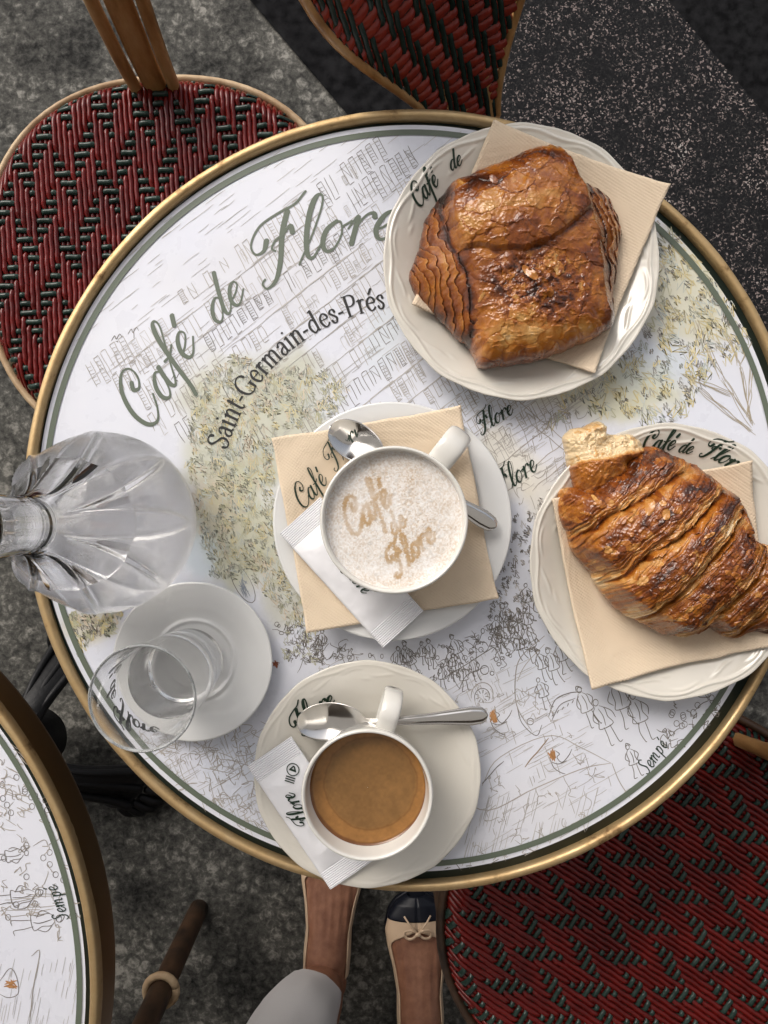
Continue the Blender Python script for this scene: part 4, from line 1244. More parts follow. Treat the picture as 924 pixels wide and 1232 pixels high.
def build_plate(name, cx, cy, R, h, well, m, scallop, emboss, z0=TZ + .0012, foot=.6):
    root = empty(name, (cx, cy, z0))
    top_ = plate_profile(R, well, h, foot)
    top = (lambda r: top_(r) + .0010 * np.exp(-((np.asarray(r) - well) / .0016) ** 2)) if not scallop else top_
    rs = np.concatenate([np.linspace(.0008, well - .005, 12), np.linspace(well - .004, well + .004, 13), np.linspace(well + .005, R - .002, 46)])
    prof = [(r, float(top(r))) for r in rs]
    prof += [(R - .0006, h + .0002), (R, h - .0006), (R - .0004, h - .0020), (R - .003, h - .0030)]
    for r in np.linspace(R - .012, R * foot + .006, 8): prof.append((r, float(top(r)) - .0042))
    prof += [(R * foot + .003, .0008), (R * foot, 0.0), (R * foot - .004, .0), (R * foot - .006, .002), (.0008, .0022)]
    ntop = len(rs) + 1
    def rmod(r, z, t, s):
        if not scallop: return r
        ph = (t * 10 / (2 * PI)) % 1.0
        sc = 1 + scallop * (np.abs(np.sin(PI * ph)) ** .7 - .6) + scallop * .35 * np.cos(2 * PI * ph * 2)
        wgt = np.clip((r / R - .72) / .28, 0, 1)
        return r * (1 + (sc - 1) * wgt)
    def zmod(r, z, t, s):
        if not emboss: return z
        e = ring_emboss(r, t, R) * emboss
        return z + np.where(s < ntop, e, 0)
    v, f = lathe(prof, 400 if emboss else 160, rmod, zmod)
    mesh('dish', v, f, m, root)
    return root, top

def rim_words(root, top, words, m, lift=.0006):
    """words = (text, radius, theta_deg, unit) written round a plate, feet towards the centre"""
    mb = MB()
    for txt, rad, th0, unit, sp in words:
        s, adv = text_strokes(txt, SCRIPT, .26, .10, .30, sp)
        def mp(x, y):
            th = math.radians(th0) - x * unit / rad
            r = rad + y * unit
            return np.stack([r * np.cos(th), r * np.sin(th), top(r)], -1)
        ribbons(s, mp, mb, lift, .0001)
    return mb.build('lettering', m, root, False)

RP = .1016
ZP = TZ + .0012
pc = W(627, 315, TZ + .024)
plate1, top1 = build_plate('dessert_plate', pc[0], pc[1], RP, .024, .062, M_porc, .012, 1.0)
tag(plate1, 'cream scalloped porcelain plate under the square chocolate pastry', 'plate', 'scalloped pastry plates')
rim_words(plate1, top1, [('Café', .0845, 151, .0068, .0), ('de', .0855, 126.5, .0058, .0)], M_text_green)
pk = W(803, 676, TZ + .024)
plate2, top2 = build_plate('dessert_plate', pk[0], pk[1], RP, .024, .062, M_porc, .012, 1.0)
tag(plate2, 'cream scalloped porcelain plate under the croissant', 'plate', 'scalloped pastry plates')
rim_words(plate2, top2, [('Café', .0830, 102, .0068, .0), ('de', .0820, 83, .0056, .0), ('Flore', .0840, 72, .0070, .0)], M_text_green)

cc = W(472, 627, TZ + .018)
sau1, tops1 = build_plate('saucer', cc[0], cc[1], 143.5 * (CZ - TZ - .018) / F, .018, .036, M_saucer_white, 0, 0, foot=.5)
tag(sau1, 'plain white saucer beneath the frothy cappuccino cup and folded napkin', 'saucer', 'coffee saucers')
ce = W(442, 931, TZ + .018)
sau2, tops2 = build_plate('saucer', ce[0], ce[1], 136.5 * (CZ - TZ - .018) / F, .018, .034, M_porc, .008, .5, foot=.5)
tag(sau2, 'cream saucer with dark script lettering beneath the brown coffee cup', 'saucer', 'coffee saucers')
rim_words(sau2, tops2, [('Flore', .056, 151, .0080, .0)], M_text_green)
cw = W(232, 796, TZ + .013)
sau3, tops3 = build_plate('saucer', cw[0], cw[1], 96 * (CZ - TZ - .013) / F, .013, .030, M_saucer_white, 0, 0, foot=.55)
tag(sau3, 'small white saucer under the tall water glass', 'saucer', 'coffee saucers')

def build_cup(name, cx, cy, z0, R, H, rb, m, handle_deg, hand_len, hand_w):
    root = empty(name, (cx, cy, z0), math.radians(handle_deg))
    t = .0028
    out = smooth_profile([(rb, .0), (rb + .002, .003), (rb + .010, .010), (R * .86, H * .42), (R * .965, H * .8), (R, H - .001)], 34)
    inn = smooth_profile([(R - t, H - .001), (R * .965 - t, H * .8), (R * .86 - t, H * .44), (rb + .006, .014), (rb * .5, .0085), (.0006, .008)], 34)
    prof = [(.0006, .002), (rb - .004, .002), (rb - .003, .0)] + out.tolist() + [(R - t * .25, H + .0009), (R - t * .75, H + .0009)] + inn.tolist()
    v, f = lathe(prof, 120)
    mesh('bowl', v, f, m, root)
    mb = MB()
    p = catmull([(R * .93, 0, H * .82), (R + hand_len * .5, 0, H * .90), (R + hand_len * .95, 0, H * .74), (R + hand_len * .88, 0, H * .42), (R * .84 + hand_len * .25, 0, H * .24), (R * .74, 0, H * .30)], 30)
    tube_add(mb, p, hand_w * np.interp(np.linspace(0, 1, 30), [0, .3, .7, 1], [1.0, 1.0, .9, .8]), 18, .42, up=(0, 0, 1) if False else (0.0, 0.0001, 1), square=2.6)
    mb.build('handle', m, root)
    def rin(z):
        return np.interp(z, inn[::-1, 1], inn[::-1, 0])
    return root, rin

cup1p = W(472, 624, TZ + .077)
cup1, rin1 = build_cup('coffee_cup', cc[0] + .0005, cc[1] + .0015, ZP + .0068, .0495, .068, .026, M_porc2, 52, .026, .0090)
tag(cup1, 'white cup filled with frothy milk foam on the napkin saucer', 'cup', 'coffee cups')
cup2, rin2 = build_cup('coffee_cup', ce[0] + .001, ce[1] + .003, ZP + .0068, .0448, .060, .024, M_porc2, 74, .022, .0070)
tag(cup2, 'cream white cup of brown coffee nearest the table edge', 'cup', 'coffee cups')

# milk foam with cocoa lettering
def foam():
    zf = .0605
    R = float(rin1(zf)) + .0004
    n_r, n_t = 170, 520
    rr = np.linspace(0, 1, n_r) ** .85 * R; rr[0] = .0002
    th = np.linspace(0, 2 * PI, n_t, endpoint=False)
    X = rr[:, None] * np.cos(th); Y = rr[:, None] * np.sin(th)
    # word strokes in local metres; scale at foam height
    zz = cup1.location[2] + zf
    k = (CZ - zz) / F
    words = [('Café', 424, 648, 42, 19), ('de', 474, 645, 42, 13), ('Flore', 476, 693, 42, 15.5)]
    segs = []
    for txt, px, py, ang, u in words:
        s, adv = text_strokes(txt, SCRIPT, .2, .2, .3)
        o = W(px, py, zz)[:2] - np.array(cup1.location[:2])
        c, sn = math.cos(math.radians(ang)), math.sin(math.radians(ang))
        for q, w in s:
            p = np.stack([o[0] + (q[:, 0] * c - q[:, 1] * sn) * u * k, o[1] + (q[:, 0] * sn + q[:, 1] * c) * u * k], -1)
            segs.append((p, u * k * .19))
    D = np.full(X.shape, 1.0)
    PX = np.stack([X, Y], -1).reshape(-1, 2)
    wob = np.stack([fbm(PX[:, 0] * 900, PX[:, 1] * 900, 0, 5, 2), fbm(PX[:, 0] * 900, PX[:, 1] * 900, 3, 6, 2)], -1) * .0009
    Q = PX + wob
    D = np.full(len(Q), 1.0)
    for p, w in segs:
        for i in range(0, len(p)):
            d = np.hypot(Q[:, 0] - p[i, 0], Q[:, 1] - p[i, 1]) / w
            np.minimum(D, d, out=D)
    n1 = fbm(PX[:, 0] * 1100, PX[:, 1] * 1100, 0, 9, 3)
    n2 = fbm(PX[:, 0] * 90, PX[:, 1] * 90, 0, 10, 4)
    m = sstep(1.55, .35, D + .40 * n1) * (.85 + .5 * n2)
    m = np.clip(m, 0, 1)
    white = np.array([.88, .885, .89]); coc = np.array([.46, .31, .165])
    colr = white * (1 - m[:, None]) + coc * m[:, None]
    speck = (sstep(.34, .55, n1) * .13 * sstep(-.3, .3, n2 + .2))[:, None]
    colr = colr * (1 - speck) + np.array([.46, .42, .38]) * speck
    rb_ = np.random.default_rng(4)
    for q_ in range(130):
        a_ = rb_.uniform(0, 2 * PI); r_ = R * math.sqrt(rb_.uniform(.0, .97)); sz = rb_.uniform(.00035, .0010)
        d_ = np.hypot(PX[:, 0] - r_ * math.cos(a_), PX[:, 1] - r_ * math.sin(a_)) / sz
        w_ = (np.exp(-((d_ - .9) / .35) ** 2) * .35 + .25 * (d_ < .8))[:, None]
        colr = colr * (1 - w_) + np.array([.50, .47, .44]) * w_
    Z = zf + .0012 * np.clip((np.hypot(PX[:, 0], PX[:, 1]) / R - .86) / .14, 0, 1) ** 2 + .0004 * n2 + .00022 * n1
    v = np.column_stack([PX, Z])
    o = mesh('milk_foam', v, gridfaces(n_r, n_t, False, True), M_foam, None, True, {'tint': colr})
    o.location = cup1.location
    tag(o, 'speckled white milk foam with brown powder lettering inside the cappuccino cup', 'drink')
foam()

def coffee():
    zf = .0455
    R = float(rin2(zf)) + .0004
    n_r, n_t = 120, 260
    rr = np.linspace(0, 1, n_r) * R; rr[0] = .0002
    th = np.linspace(0, 2 * PI, n_t, endpoint=False)
    X = rr[:, None] * np.cos(th); Y = rr[:, None] * np.sin(th)
    q = rr[:, None] / R + 0 * th
    z = zf + .0014 * np.clip((q - .93) / .07, 0, 1) ** 2
    c0, c1 = np.array([.225, .115, .038]), np.array([.30, .142, .042])
    nq = .03 * fbm(X * 120, Y * 120, 0, 3, 3) + np.hypot(X - .002, Y - .003) / R
    m = sstep(.74, .84, nq)[..., None]
    colr = c0 * (1 - m) + c1 * m
    ln = np.exp(-((nq - .80) / .016) ** 2)[..., None] * .35
    colr = colr * (1 - ln) + np.array([.10, .04, .012]) * ln
    eg = sstep(.95, .99, q + .3 * (nq - q))[..., None]
    colr = colr * (1 - eg) + np.array([.15, .06, .018]) * eg
    sw_ = fbm(X * 90 + 1.6 * fbm(X * 60, Y * 60, 0, 8, 3), Y * 90 + 1.6 * fbm(X * 60, Y * 60, 3, 9, 3), 0, 7, 4)[..., None]
    colr = colr * (1 + .10 * sw_)
    n3 = fbm(X * 500, Y * 500, 0, 6, 4)[..., None]
    colr = colr * (1 + .16 * n3)
    o = mesh('coffee', np.stack([X, Y, z], -1).reshape(-1, 3), gridfaces(n_r, n_t, False, True), M_coffee, None, True, {'tint': colr.reshape(-1, 3)})
    o.location = cup2.location
    tag(o, 'brown milky coffee with a pale rim filling the espresso cup', 'drink')
coffee()

# ------------------------------------------------------------------ napkins
def napkin(name, corners_px, z, surf, centre, label, amp=.0008, layers=2, seed=0, emb_edge=True):
    """folded paper napkin; corners in photograph pixels at height z, draped on surf(r) around centre"""
    c = [W(px, py, z)[:2] for px, py in corners_px]
    n = 70
    s = np.linspace(0, 1, n)
    Sg, Tg = np.meshgrid(s, s, indexing='ij')
    P = ((1 - Sg) * (1 - Tg))[..., None] * c[0] + (Sg * (1 - Tg))[..., None] * c[1] + (Sg * Tg)[..., None] * c[2] + ((1 - Sg) * Tg)[..., None] * c[3]
    P = P + .0011 * np.stack([fbm(P[..., 0] * 45, P[..., 1] * 45, 0, seed + 11, 3), fbm(P[..., 0] * 45, P[..., 1] * 45, 5, seed + 12, 3)], -1)
    r = np.hypot(P[..., 0] - centre[0], P[..., 1] - centre[1])
    cu = np.abs(2 * Sg - 1) ** 6 * np.abs(2 * Tg - 1) ** 6
    zz = ZP + surf(r) + cu * .004 * np.array([.2, 1, .5, .8])[(Sg > .5) * 1 + (Tg > .5) * 2] + .0007 * np.exp(-((Sg - .5 - .02 * np.sin(Tg * 5)) / .012) ** 2)
    zz = zz + amp * (1.6 * fbm(P[..., 0] * 26, P[..., 1] * 26, 0, seed, 4) + 1)
    emb = np.maximum(sstep(.16, .12, Sg), np.maximum(sstep(.16, .12, Tg), np.maximum(sstep(.84, .88, Sg), sstep(.84, .88, Tg))))
    emb = np.clip(emb + .35 * sstep(.1, .4, fbm(P[..., 0] * 16, P[..., 1] * 16, 0, seed + 3, 3)), 0, 1)
    root = empty(name, (float(P[..., 0].mean()), float(P[..., 1].mean()), z))
    org = np.array(root.location)
    for L in range(layers):
        dz = .0014 * (layers - L)
        off = rng.normal(0, .0006, 2) if L else np.zeros(2)
        top = np.stack([P[..., 0] + off[0], P[..., 1] + off[1], zz + dz], -1) - org
        bot = top - (0, 0, .0007)
        nv = n * n
        f0 = gridfaces(n, n)
        # order so that normals point up
        v = np.concatenate([top.reshape(-1, 3), bot.reshape(-1, 3)])
        b = np.concatenate([np.arange(n), np.arange(1, n) * n + n - 1, (n - 1) * n + np.arange(n - 2, -1, -1), np.arange(n - 2, 0, -1) * n])
        nb = len(b); j = np.roll(b, -1)
        side = np.stack([b, j, j + nv, b + nv], -1)
        f = np.concatenate([f0, f0[:, ::-1] + nv, side])
        mesh('fold', v, f, M_nap, root, True, {'emb': np.concatenate([emb.ravel()] * 2)})
    tag(root, label, 'napkin', 'folded cream napkins')
    return root, lambda x, y: None

napkin('paper_napkin', [(594, 152), (798, 231), (712, 452), (497, 368)], TZ + .020, lambda r: .0085 + .014 * sstep(.05, .1, r) + .003 * sstep(.095, .115, r), pc[:2], 'cream paper napkin under the square chocolate pastry', seed=2)
napkin('paper_napkin', [(662, 600), (896, 556), (935, 772), (708, 826)], TZ + .020, lambda r: .0085 + .014 * sstep(.05, .1, r), pk[:2], 'cream paper napkin under the croissant', seed=5)
nap3, _ = napkin('paper_napkin', [(329, 529), (552, 490), (597, 718), (371, 760)], TZ + .017, lambda r: .0072 + .0115 * sstep(.036, .088, r) + .002 * sstep(.088, .11, r), cc[:2], 'cream paper napkin between white saucer and cappuccino cup', seed=9)
mb = MB()
def nap_word(txt, px, py, ang, u):
    s, adv = text_strokes(txt, SCRIPT, .17, .07, .3)
    o = W(px, py, TZ + .017); k = u * (CZ - TZ - .017) / F
    c, sn = math.cos(math.radians(ang)), math.sin(math.radians(ang))
    org = np.array(nap3.location)
    def m(x, y):
        X = o[0] + (x * c - y * sn) * k; Y = o[1] + (x * sn + y * c) * k
        r = np.hypot(X - cc[0], Y - cc[1])
        z = ZP + .0072 + .0115 * sstep(.036, .088, r) + .002 * sstep(.088, .11, r) + .0028 + .0017
        return np.stack([X - org[0], Y - org[1], z - org[2]], -1)
    ribbons(s, m, mb, .0001, .0001)
nap_word('Café', 366, 614, 50, 13)
nap_word('Flore', 402, 566, 50, 13)
mb.build('lettering', M_text_green, nap3, False)

# ------------------------------------------------------------------ sugar packets
def packet(name, p0, p1, width_px, z0, z1, label, seed, words=()):
    """stick-shaped paper packet between two photograph pixels, crimped ends"""
    a = W(p0[0], p0[1], z0); b = W(p1[0], p1[1], z1)
    L = np.linalg.norm(b - a); d = (b - a) / L
    sd_ = np.cross(d, (0, 0, 1)); sd_ /= np.linalg.norm(sd_); up = np.cross(sd_, d)
    wd = width_px * (CZ - (z0 + z1) / 2) / F
    n, m = 420, 24
    s = np.linspace(0, 1, n); t = np.linspace(-1, 1, m)
    Sg, Tg = np.meshgrid(s, t, indexing='ij')
    crimp = np.clip(np.maximum(sstep(.14, .12, Sg), sstep(.86, .88, Sg)), 0, 1)
    puff = (1 - np.abs(Tg) ** 2.6) * (1 - crimp) * sstep(.10, .26, Sg) * sstep(.90, .74, Sg)
    wr = fbm(Sg * 9, Tg * 3, 0, seed, 4)
    h = .0032 * puff + .0008 * wr * (1 - crimp) + crimp * .00040 * np.sin(Sg * L / .0015 * 2 * PI)
    hb = -.0022 * puff
    root = empty(name, tuple(a))
    def pos(hh): return (d * (Sg * L)[..., None] + sd_ * (Tg * wd / 2)[..., None] + up * hh[..., None])
    v = np.concatenate([pos(h + .0004).reshape(-1, 3), pos(hb - .0004).reshape(-1, 3)])
    f = gridfaces(n, m); nv = n * m
    bd = np.concatenate([np.arange(m), np.arange(1, n) * m + m - 1, (n - 1) * m + np.arange(m - 2, -1, -1), np.arange(n - 2, 0, -1) * m])
    j = np.roll(bd, -1)
    mesh('wrapper', v, np.concatenate([f[:, ::-1], f + nv, np.stack([bd, j, j + nv, bd + nv], -1)[:, ::-1]]), M_packet, root)
    mb = MB()
    def on(x, y):   # x along packet (m), y across (m)
        y = -y
        ss = np.clip(x / L, 0, 1); tt = np.clip(y / (wd / 2), -1, 1)
        cr = np.clip(np.maximum(sstep(.14, .12, ss), sstep(.86, .88, ss)), 0, 1)
        pf = (1 - np.abs(tt) ** 2.6) * (1 - cr) * sstep(.10, .26, ss) * sstep(.90, .74, ss)
        hh = .0032 * pf + .0008 * fbm(ss * 9, tt * 3, 0, seed, 4) * (1 - cr) + .0012
        return d * x[..., None] + sd_ * y[..., None] + up * hh[..., None]
    for txt, x0, y0, ang, u in words:
        c, sn = math.cos(math.radians(ang)), math.sin(math.radians(ang))
        if txt == '*':   # round crest with three lines of print below
            st = []
            aa = np.linspace(0, 2 * PI, 20)
            st.append((np.stack([np.cos(aa), np.sin(aa) * .9 + .2], -1), np.full(20, .16)))
            st.append((catmull([(-.5, 0), (0, .7), (.5, 0)], 8), np.full(8, .22)))
            st.append((np.array([(-.45, .1), (.45, .1)]), np.full(2, .3)))
            for q in (-1.0, -1.35, -1.7): st.append((np.array([(-.75, q), (.75, q)]), np.full(2, .18)))
        else:
            st, _ = text_strokes(txt, SCRIPT, .24, .09, .3)
        ribbons(st, lambda x, y: on(x0 + (x * c - y * sn) * u, y0 + (x * sn + y * c) * u), mb, .00005, .00008)
    if words: mb.build('lettering', M_text_green, root, False)
    tag(root, label, 'sugar packet', 'white sugar packets')
    return root
packet('sugar_packet', (361, 620), (485, 757), 66, TZ + .0245, TZ + .0245, 'white sugar packet tucked under the foamy cup on the napkin', 3, [('Flore', .050, -.004, 0, .0056)])
packet('sugar_packet', (324, 904), (424, 1052), 64, TZ + .0205, TZ + .0215, 'white sugar packet tucked under the brown coffee cup', 8, [('*', .021, .007, 40, .0046), ('Flore', .060, -.001, 180, .0062)])

# ------------------------------------------------------------------ spoons
def spoon(name, tip_px, end_px, z_bowl, z_end, label, L_bowl=.046, w_bowl=.0145, roll=0.0):
    """teaspoon: hollow bowl at the first pixel, handle ending at the second"""
    a = W(tip_px[0], tip_px[1], z_bowl); b = W(end_px[0], end_px[1], z_end)
    L = np.linalg.norm(b - a); d = (b - a) / L
    sd_ = np.cross((0, 0, 1), d); sd_ /= np.linalg.norm(sd_); up = np.cross(d, sd_)
    n, m = 110, 25
    s = np.linspace(0, L, n); t = np.linspace(-1, 1, m)
    # half width along the spoon
    sb = s / L_bowl
    wb = w_bowl * np.sqrt(np.clip(1 - ((sb - .46) / np.where(sb < .46, .46, .56)) ** 2, 0, 1))
    wh = np.interp(s, [0, L_bowl * .9, L_bowl * 1.15, L * .72, L - .012, L - .004, L - .0012, L], [0, .0022, .0022, .0042, .0068, .0058, .0035, .0006])
    w = np.maximum(wb, np.where(s > L_bowl * .8, wh, 0)); w[0] = .0004
    w = np.maximum(w, .0004)
    dep = np.interp(sb, [0, .12, .45, .85, 1.1], [0, .0035, .0062, .0022, 0])
    arch = np.interp(s, [0, L_bowl * .5, L_bowl, L_bowl * 1.25, L * .6, L], [.001, -.001, .0035, .0055, .0050, 0])
    arch = np.convolve(np.pad(arch, 5, mode='edge'), np.ones(11) / 11, 'valid')
    Sg, Tg = np.meshgrid(np.arange(n), t, indexing='ij')
    bowlw = np.clip(1.1 - sb, 0, 1)[:, None]
    h = arch[:, None] - dep[:, None] * (1 - Tg ** 2)
    crown = (.0011 * (1 - Tg ** 2) - .0006 * np.exp(-((np.abs(Tg) - .72) / .10) ** 2)) * np.clip((s - L_bowl * 1.1) / .01, 0, 1)[:, None]
    th = .0009 + .0006 * np.clip((s - L_bowl) / .01, 0, 1)[:, None] * np.ones_like(Tg)
    def pos(hh): return d * s[:, None, None] + sd_ * (w[:, None] * Tg)[..., None] + up * hh[..., None]
    v = np.concatenate([pos(h + crown + th / 2).reshape(-1, 3), pos(h - th / 2).reshape(-1, 3)])
    f = gridfaces(n, m); nv = n * m
    bd = np.concatenate([np.arange(m), np.arange(1, n) * m + m - 1, (n - 1) * m + np.arange(m - 2, -1, -1), np.arange(n - 2, 0, -1) * m])
    j = np.roll(bd, -1)
    o = mesh(name, v, np.concatenate([f[:, ::-1], f + nv, np.stack([bd, j, j + nv, bd + nv], -1)[:, ::-1]])[:, ::-1], M_steel)
    o.location = tuple(a)
    tag(o, label, 'spoon', 'teaspoons')
    return o
spoon('teaspoon', (397, 513), (597, 634), TZ + .026, TZ + .027, 'steel teaspoon half hidden behind the foamy cappuccino cup', .044, .0140)
spoon('teaspoon', (357, 870), (587, 860), TZ + .0235, TZ + .026, 'steel teaspoon lying under the handle of the brown coffee cup', .050, .0140)

# ------------------------------------------------------------------ glass and carafe
gx, gy = -.1465, -.1130
GZ = ZP + .0068
glass = empty('water_glass', (gx, gy, GZ))
Hg = .114
zw = .058
gout = [(.0006, .0), (.0215, .0), (.0245, .0012), (.0256, .004), (.0275, .03), (.0300, .075), (.0328, Hg - .0014), (.0327, Hg - .0006), (.0323, Hg), (.0317, Hg), (.0313, Hg - .0006), (.0312, Hg - .0014)]
ginn = [(.0312, Hg - .0014), (.0285, .075), (.0262, .03), (.0248, .0125), (.0228, .0100), (.0006, .0094)]
def dens(p, st=.002):
    out = [p[0]]
    for a_, b_ in zip(p[:-1], p[1:]):
        a_, b_ = np.array(a_), np.array(b_); k_ = max(1, int(np.linalg.norm(b_ - a_) / st))
        e_ = .12 / k_
        ts = ([e_] if k_ > 1 else []) + [q_ / k_ for q_ in range(1, k_)] + ([1 - e_] if k_ > 1 else []) + [1.0]
        out += [tuple(a_ + (b_ - a_) * t_) for t_ in ts]
    return out
gi = dens(ginn)
rw = float(np.interp(zw, [.03, .075], [.0262, .0285]))
dry = [p_ for p_ in gi if p_[1] > zw] + [(rw, zw)]
wet = [(rw, zw)] + [p_ for p_ in gi if p_[1] <= zw]
v, f = lathe(dens(gout) + dry[1:], 128)
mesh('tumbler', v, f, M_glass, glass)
tag(glass, 'tall clear glass of water with script lettering on the small saucer', 'glass')
mb = MB()
def gl_map(th0, z0, unit):
    def m(x, y):
        z = z0 + y * unit
        r = np.interp(z, [.004, .03, .075, Hg], [.0256, .0275, .0300, .0326]) + .0002
        th = th0 + x * unit / .031
        return np.stack([r * np.cos(th), r * np.sin(th), z], -1)
    return m
for txt, th0, z0, u in (('Café', math.radians(112), .074, .0078), ('de', math.radians(172), .077, .0068), ('Flore', math.radians(200), .073, .0084)):
    s, adv = text_strokes(txt, SCRIPT, .28, .13, .3)
    ribbons(s, gl_map(th0, z0, u), mb, 0, 0)
mb.build('lettering', M_black, glass, False)
wt = wet_mesh('water', wet[::-1], [(rw, zw), (rw - .0008, zw - .0005), (rw - .0018, zw - .0008), (.0006, zw - .0008)], 128)
wt.location = glass.location
tag(wt, 'clear still water half filling the tall glass', 'water')

CX, CY = -.199, -.0075
carafe = empty('water_carafe', (CX, CY, ZP))
outp = smooth_profile([(.0485, .0), (.054, .004), (.0600, .018), (.0640, .040), (.0615, .064), (.0510, .088), (.0350, .112), (.0225, .134), (.0165, .152), (.0160, .166), (.0164, .182), (.0185, .206), (.0220, .226)], 90)
innp = smooth_profile([(.0204, .226), (.0169, .206), (.0146, .182), (.0140, .166), (.0143, .152), (.0195, .134), (.0315, .112), (.0470, .088), (.0575, .064), (.0600, .040), (.0555, .018), (.0480, .0105), (.030, .0085)], 70)
zc = .098
cin = innp.tolist() + [(.0285, .0085), (.0006, .0085)]
rc = float(np.interp(-zc, [-q_[1] for q_ in innp.tolist()], [q_[0] for q_ in innp.tolist()]))
prof = [(.0006, .003), (.040, .003), (.044, .0)] + outp.tolist() + [(.0216, .2274), (.0208, .2274)] + [tuple(q_) for q_ in cin if q_[1] > zc] + [(rc, zc)]
nout = 3 + 90
def cmod(r, z, t, s):
    # eight petal facets pressed into the shoulder, rings on the neck
    ph = (t * 8 / (2 * PI)) % 1.0
    wv = np.clip((z - .046) / .02, 0, 1) * np.clip((.145 - z) / .03, 0, 1)
    lim = .5 * np.clip((.150 - z) / .095, .15, 1)
    pet = -np.clip(1 - (np.abs(ph - .5) / lim * 1.02) ** 2, 0, 1) ** .6 * .0040 * wv
    rid = .0013 * np.exp(-((np.abs(ph - .5) - lim * .95) / .05) ** 2) * wv
    nk = .0009 * np.sin(z * 2 * PI / .0042) * np.exp(-((z - .158) / .010) ** 2)
    return r + np.where((s < nout) & (s > 3), pet + rid + nk, 0)
v, f = lathe(prof, 240, cmod)
mesh('flask', v, f, M_glass_dew, carafe)
tag(carafe, 'clear glass water carafe with pressed petals and misted round belly', 'carafe')
wt = wet_mesh('water', ([(rc, zc)] + [tuple(q_) for q_ in cin if q_[1] <= zc])[::-1], [(rc, zc), (rc - .0008, zc - .0006), (rc - .002, zc - .0009), (.0006, zc - .0009)], 240)
wt.location = carafe.location
tag(wt, 'clear water inside the round carafe', 'water')

# ------------------------------------------------------------------ pastries
def polar_outline(pts, centre, n):
    P = catmull(np.asarray(pts, float), 600, closed=True) - centre
    a = np.arctan2(P[:, 1], P[:, 0]); r = np.hypot(P[:, 0], P[:, 1])
    o = np.argsort(a); a, r = a[o], r[o]
    th = np.linspace(-PI, PI, n, endpoint=False)
    return th, np.interp(th, np.concatenate([a - 2 * PI, a, a + 2 * PI]), np.concatenate([r, r, r]))

def blob(name, outline, centre, to_world, Hfun, zbase, mt, parent, n_r=230, n_t=620, undercut=.07, edge=.011, jag=0.02, seed=0):
    """pastry body: top surface over an outline given in picture units, rounded sides, flat bottom"""
    th, R = polar_outline(outline, centre, n_t)
    R = R * (1 + jag * fbm(np.cos(th) * 7, np.sin(th) * 7, 0, seed, 5))
    rho = np.sin(np.linspace(0, 1, n_r) * PI / 2); rho[0] = .001
    X = centre[0] + rho[:, None] * R * np.cos(th); Y = centre[1] + rho[:, None] * R * np.sin(th)
    H, C = Hfun(X, Y, rho[:, None] * np.ones_like(X))
    wx, wy = to_world(X, Y)
    top = np.stack([wx, wy, zbase + H], -1)
    rows, crow = [top], [C]
    cxw, cyw = to_world(np.array(centre[0]), np.array(centre[1]))
    for k, (sc, zf) in enumerate(((1.004, .75), (1.0, .45), (.985, .2), (.95, .0), (.6, -.0), (.01, -.0))):
        q = top[-1].copy()
        q[:, 0] = cxw + (q[:, 0] - cxw) * sc; q[:, 1] = cyw + (q[:, 1] - cyw) * sc
        q[:, 2] = zbase + H[-1] * zf
        rows.append(q[None]); crow.append(C[-1][None] * (.95 if k < 3 else .8))
    V = np.concatenate(rows); Cc = np.concatenate(crow)
    return mesh(name, V.reshape(-1, 3), gridfaces(len(V), n_t, False, True), mt, parent, True, {'crust': Cc.ravel()})

def flakes(mb_list, n, sampler, tow, zfun, size, seed):
    """thin curled flakes of crust lying on the surface"""
    r_ = np.random.default_rng(seed)
    for q in range(n):
        x, y, c = sampler(r_)
        a0 = r_.uniform(0, PI * 2); L = size * r_.uniform(.5, 1.4); Wd = L * r_.uniform(.3, .7)
        k = 9
        g = np.linspace(-1, 1, k)
        U, V = np.meshgrid(g, g, indexing='ij')
        rr = np.maximum(np.abs(U), np.abs(V)) / (np.hypot(U, V) + 1e-6)
        uu = U * rr * (1 + .25 * r_.normal(0, 1)); vv = V * rr
        sx = x + (uu * L * math.cos(a0) - vv * Wd * math.sin(a0)); sy = y + (uu * L * math.sin(a0) + vv * Wd * math.cos(a0))
        z = zfun(sx, sy) + .0004 + .0016 * r_.uniform(.2, 1) * (uu + 1) ** 2 * .25 + .0004 * fbm(sx / 9, sy / 9, 0, seed, 2)
        wx, wy = tow(sx, sy)
        mb_list.append((np.stack([wx, wy, z], -1).reshape(-1, 3), gridfaces(k, k), np.full(k * k, c) + .1 * fbm(sx.ravel() / 14, sy.ravel() / 14, 0, seed, 2)))

def plates(X, Y, sx, sy, seed, warp=.35):
    """ragged overlapping crust plates: per-plate random values and distance to the plate edge"""
    u = X / sx + warp * fbm(X / sx * 1.7, Y / sy * 1.7, 0, seed + 5, 4)
    v = Y / sy + warp * fbm(X / sx * 1.7, Y / sy * 1.7, 4, seed + 6, 4)
    iu, iv = np.floor(u).astype(np.int64), np.floor(v).astype(np.int64)
    d1 = np.full(u.shape, 9.); d2 = np.full(u.shape, 9.); ia = np.zeros(u.shape); ib = np.zeros(u.shape)
    for a_ in (-1, 0, 1):
        for b_ in (-1, 0, 1):
            cu, cv = iu + a_, iv + b_
            px = cu + hash3(cu, cv, 0 * cu, seed); py = cv + hash3(cu, cv, 0 * cu + 1, seed)
            d = np.hypot(u - px, v - py)
            ra, rb = hash3(cu, cv, 0 * cu + 2, seed), hash3(cu, cv, 0 * cu + 3, seed)
            nearer = d < d1
            d2 = np.where(nearer, d1, np.minimum(d2, d))
            ia = np.where(nearer, ra, ia); ib = np.where(nearer, rb, ib); d1 = np.where(nearer, d, d1)
    return ia, ib, d2 - d1

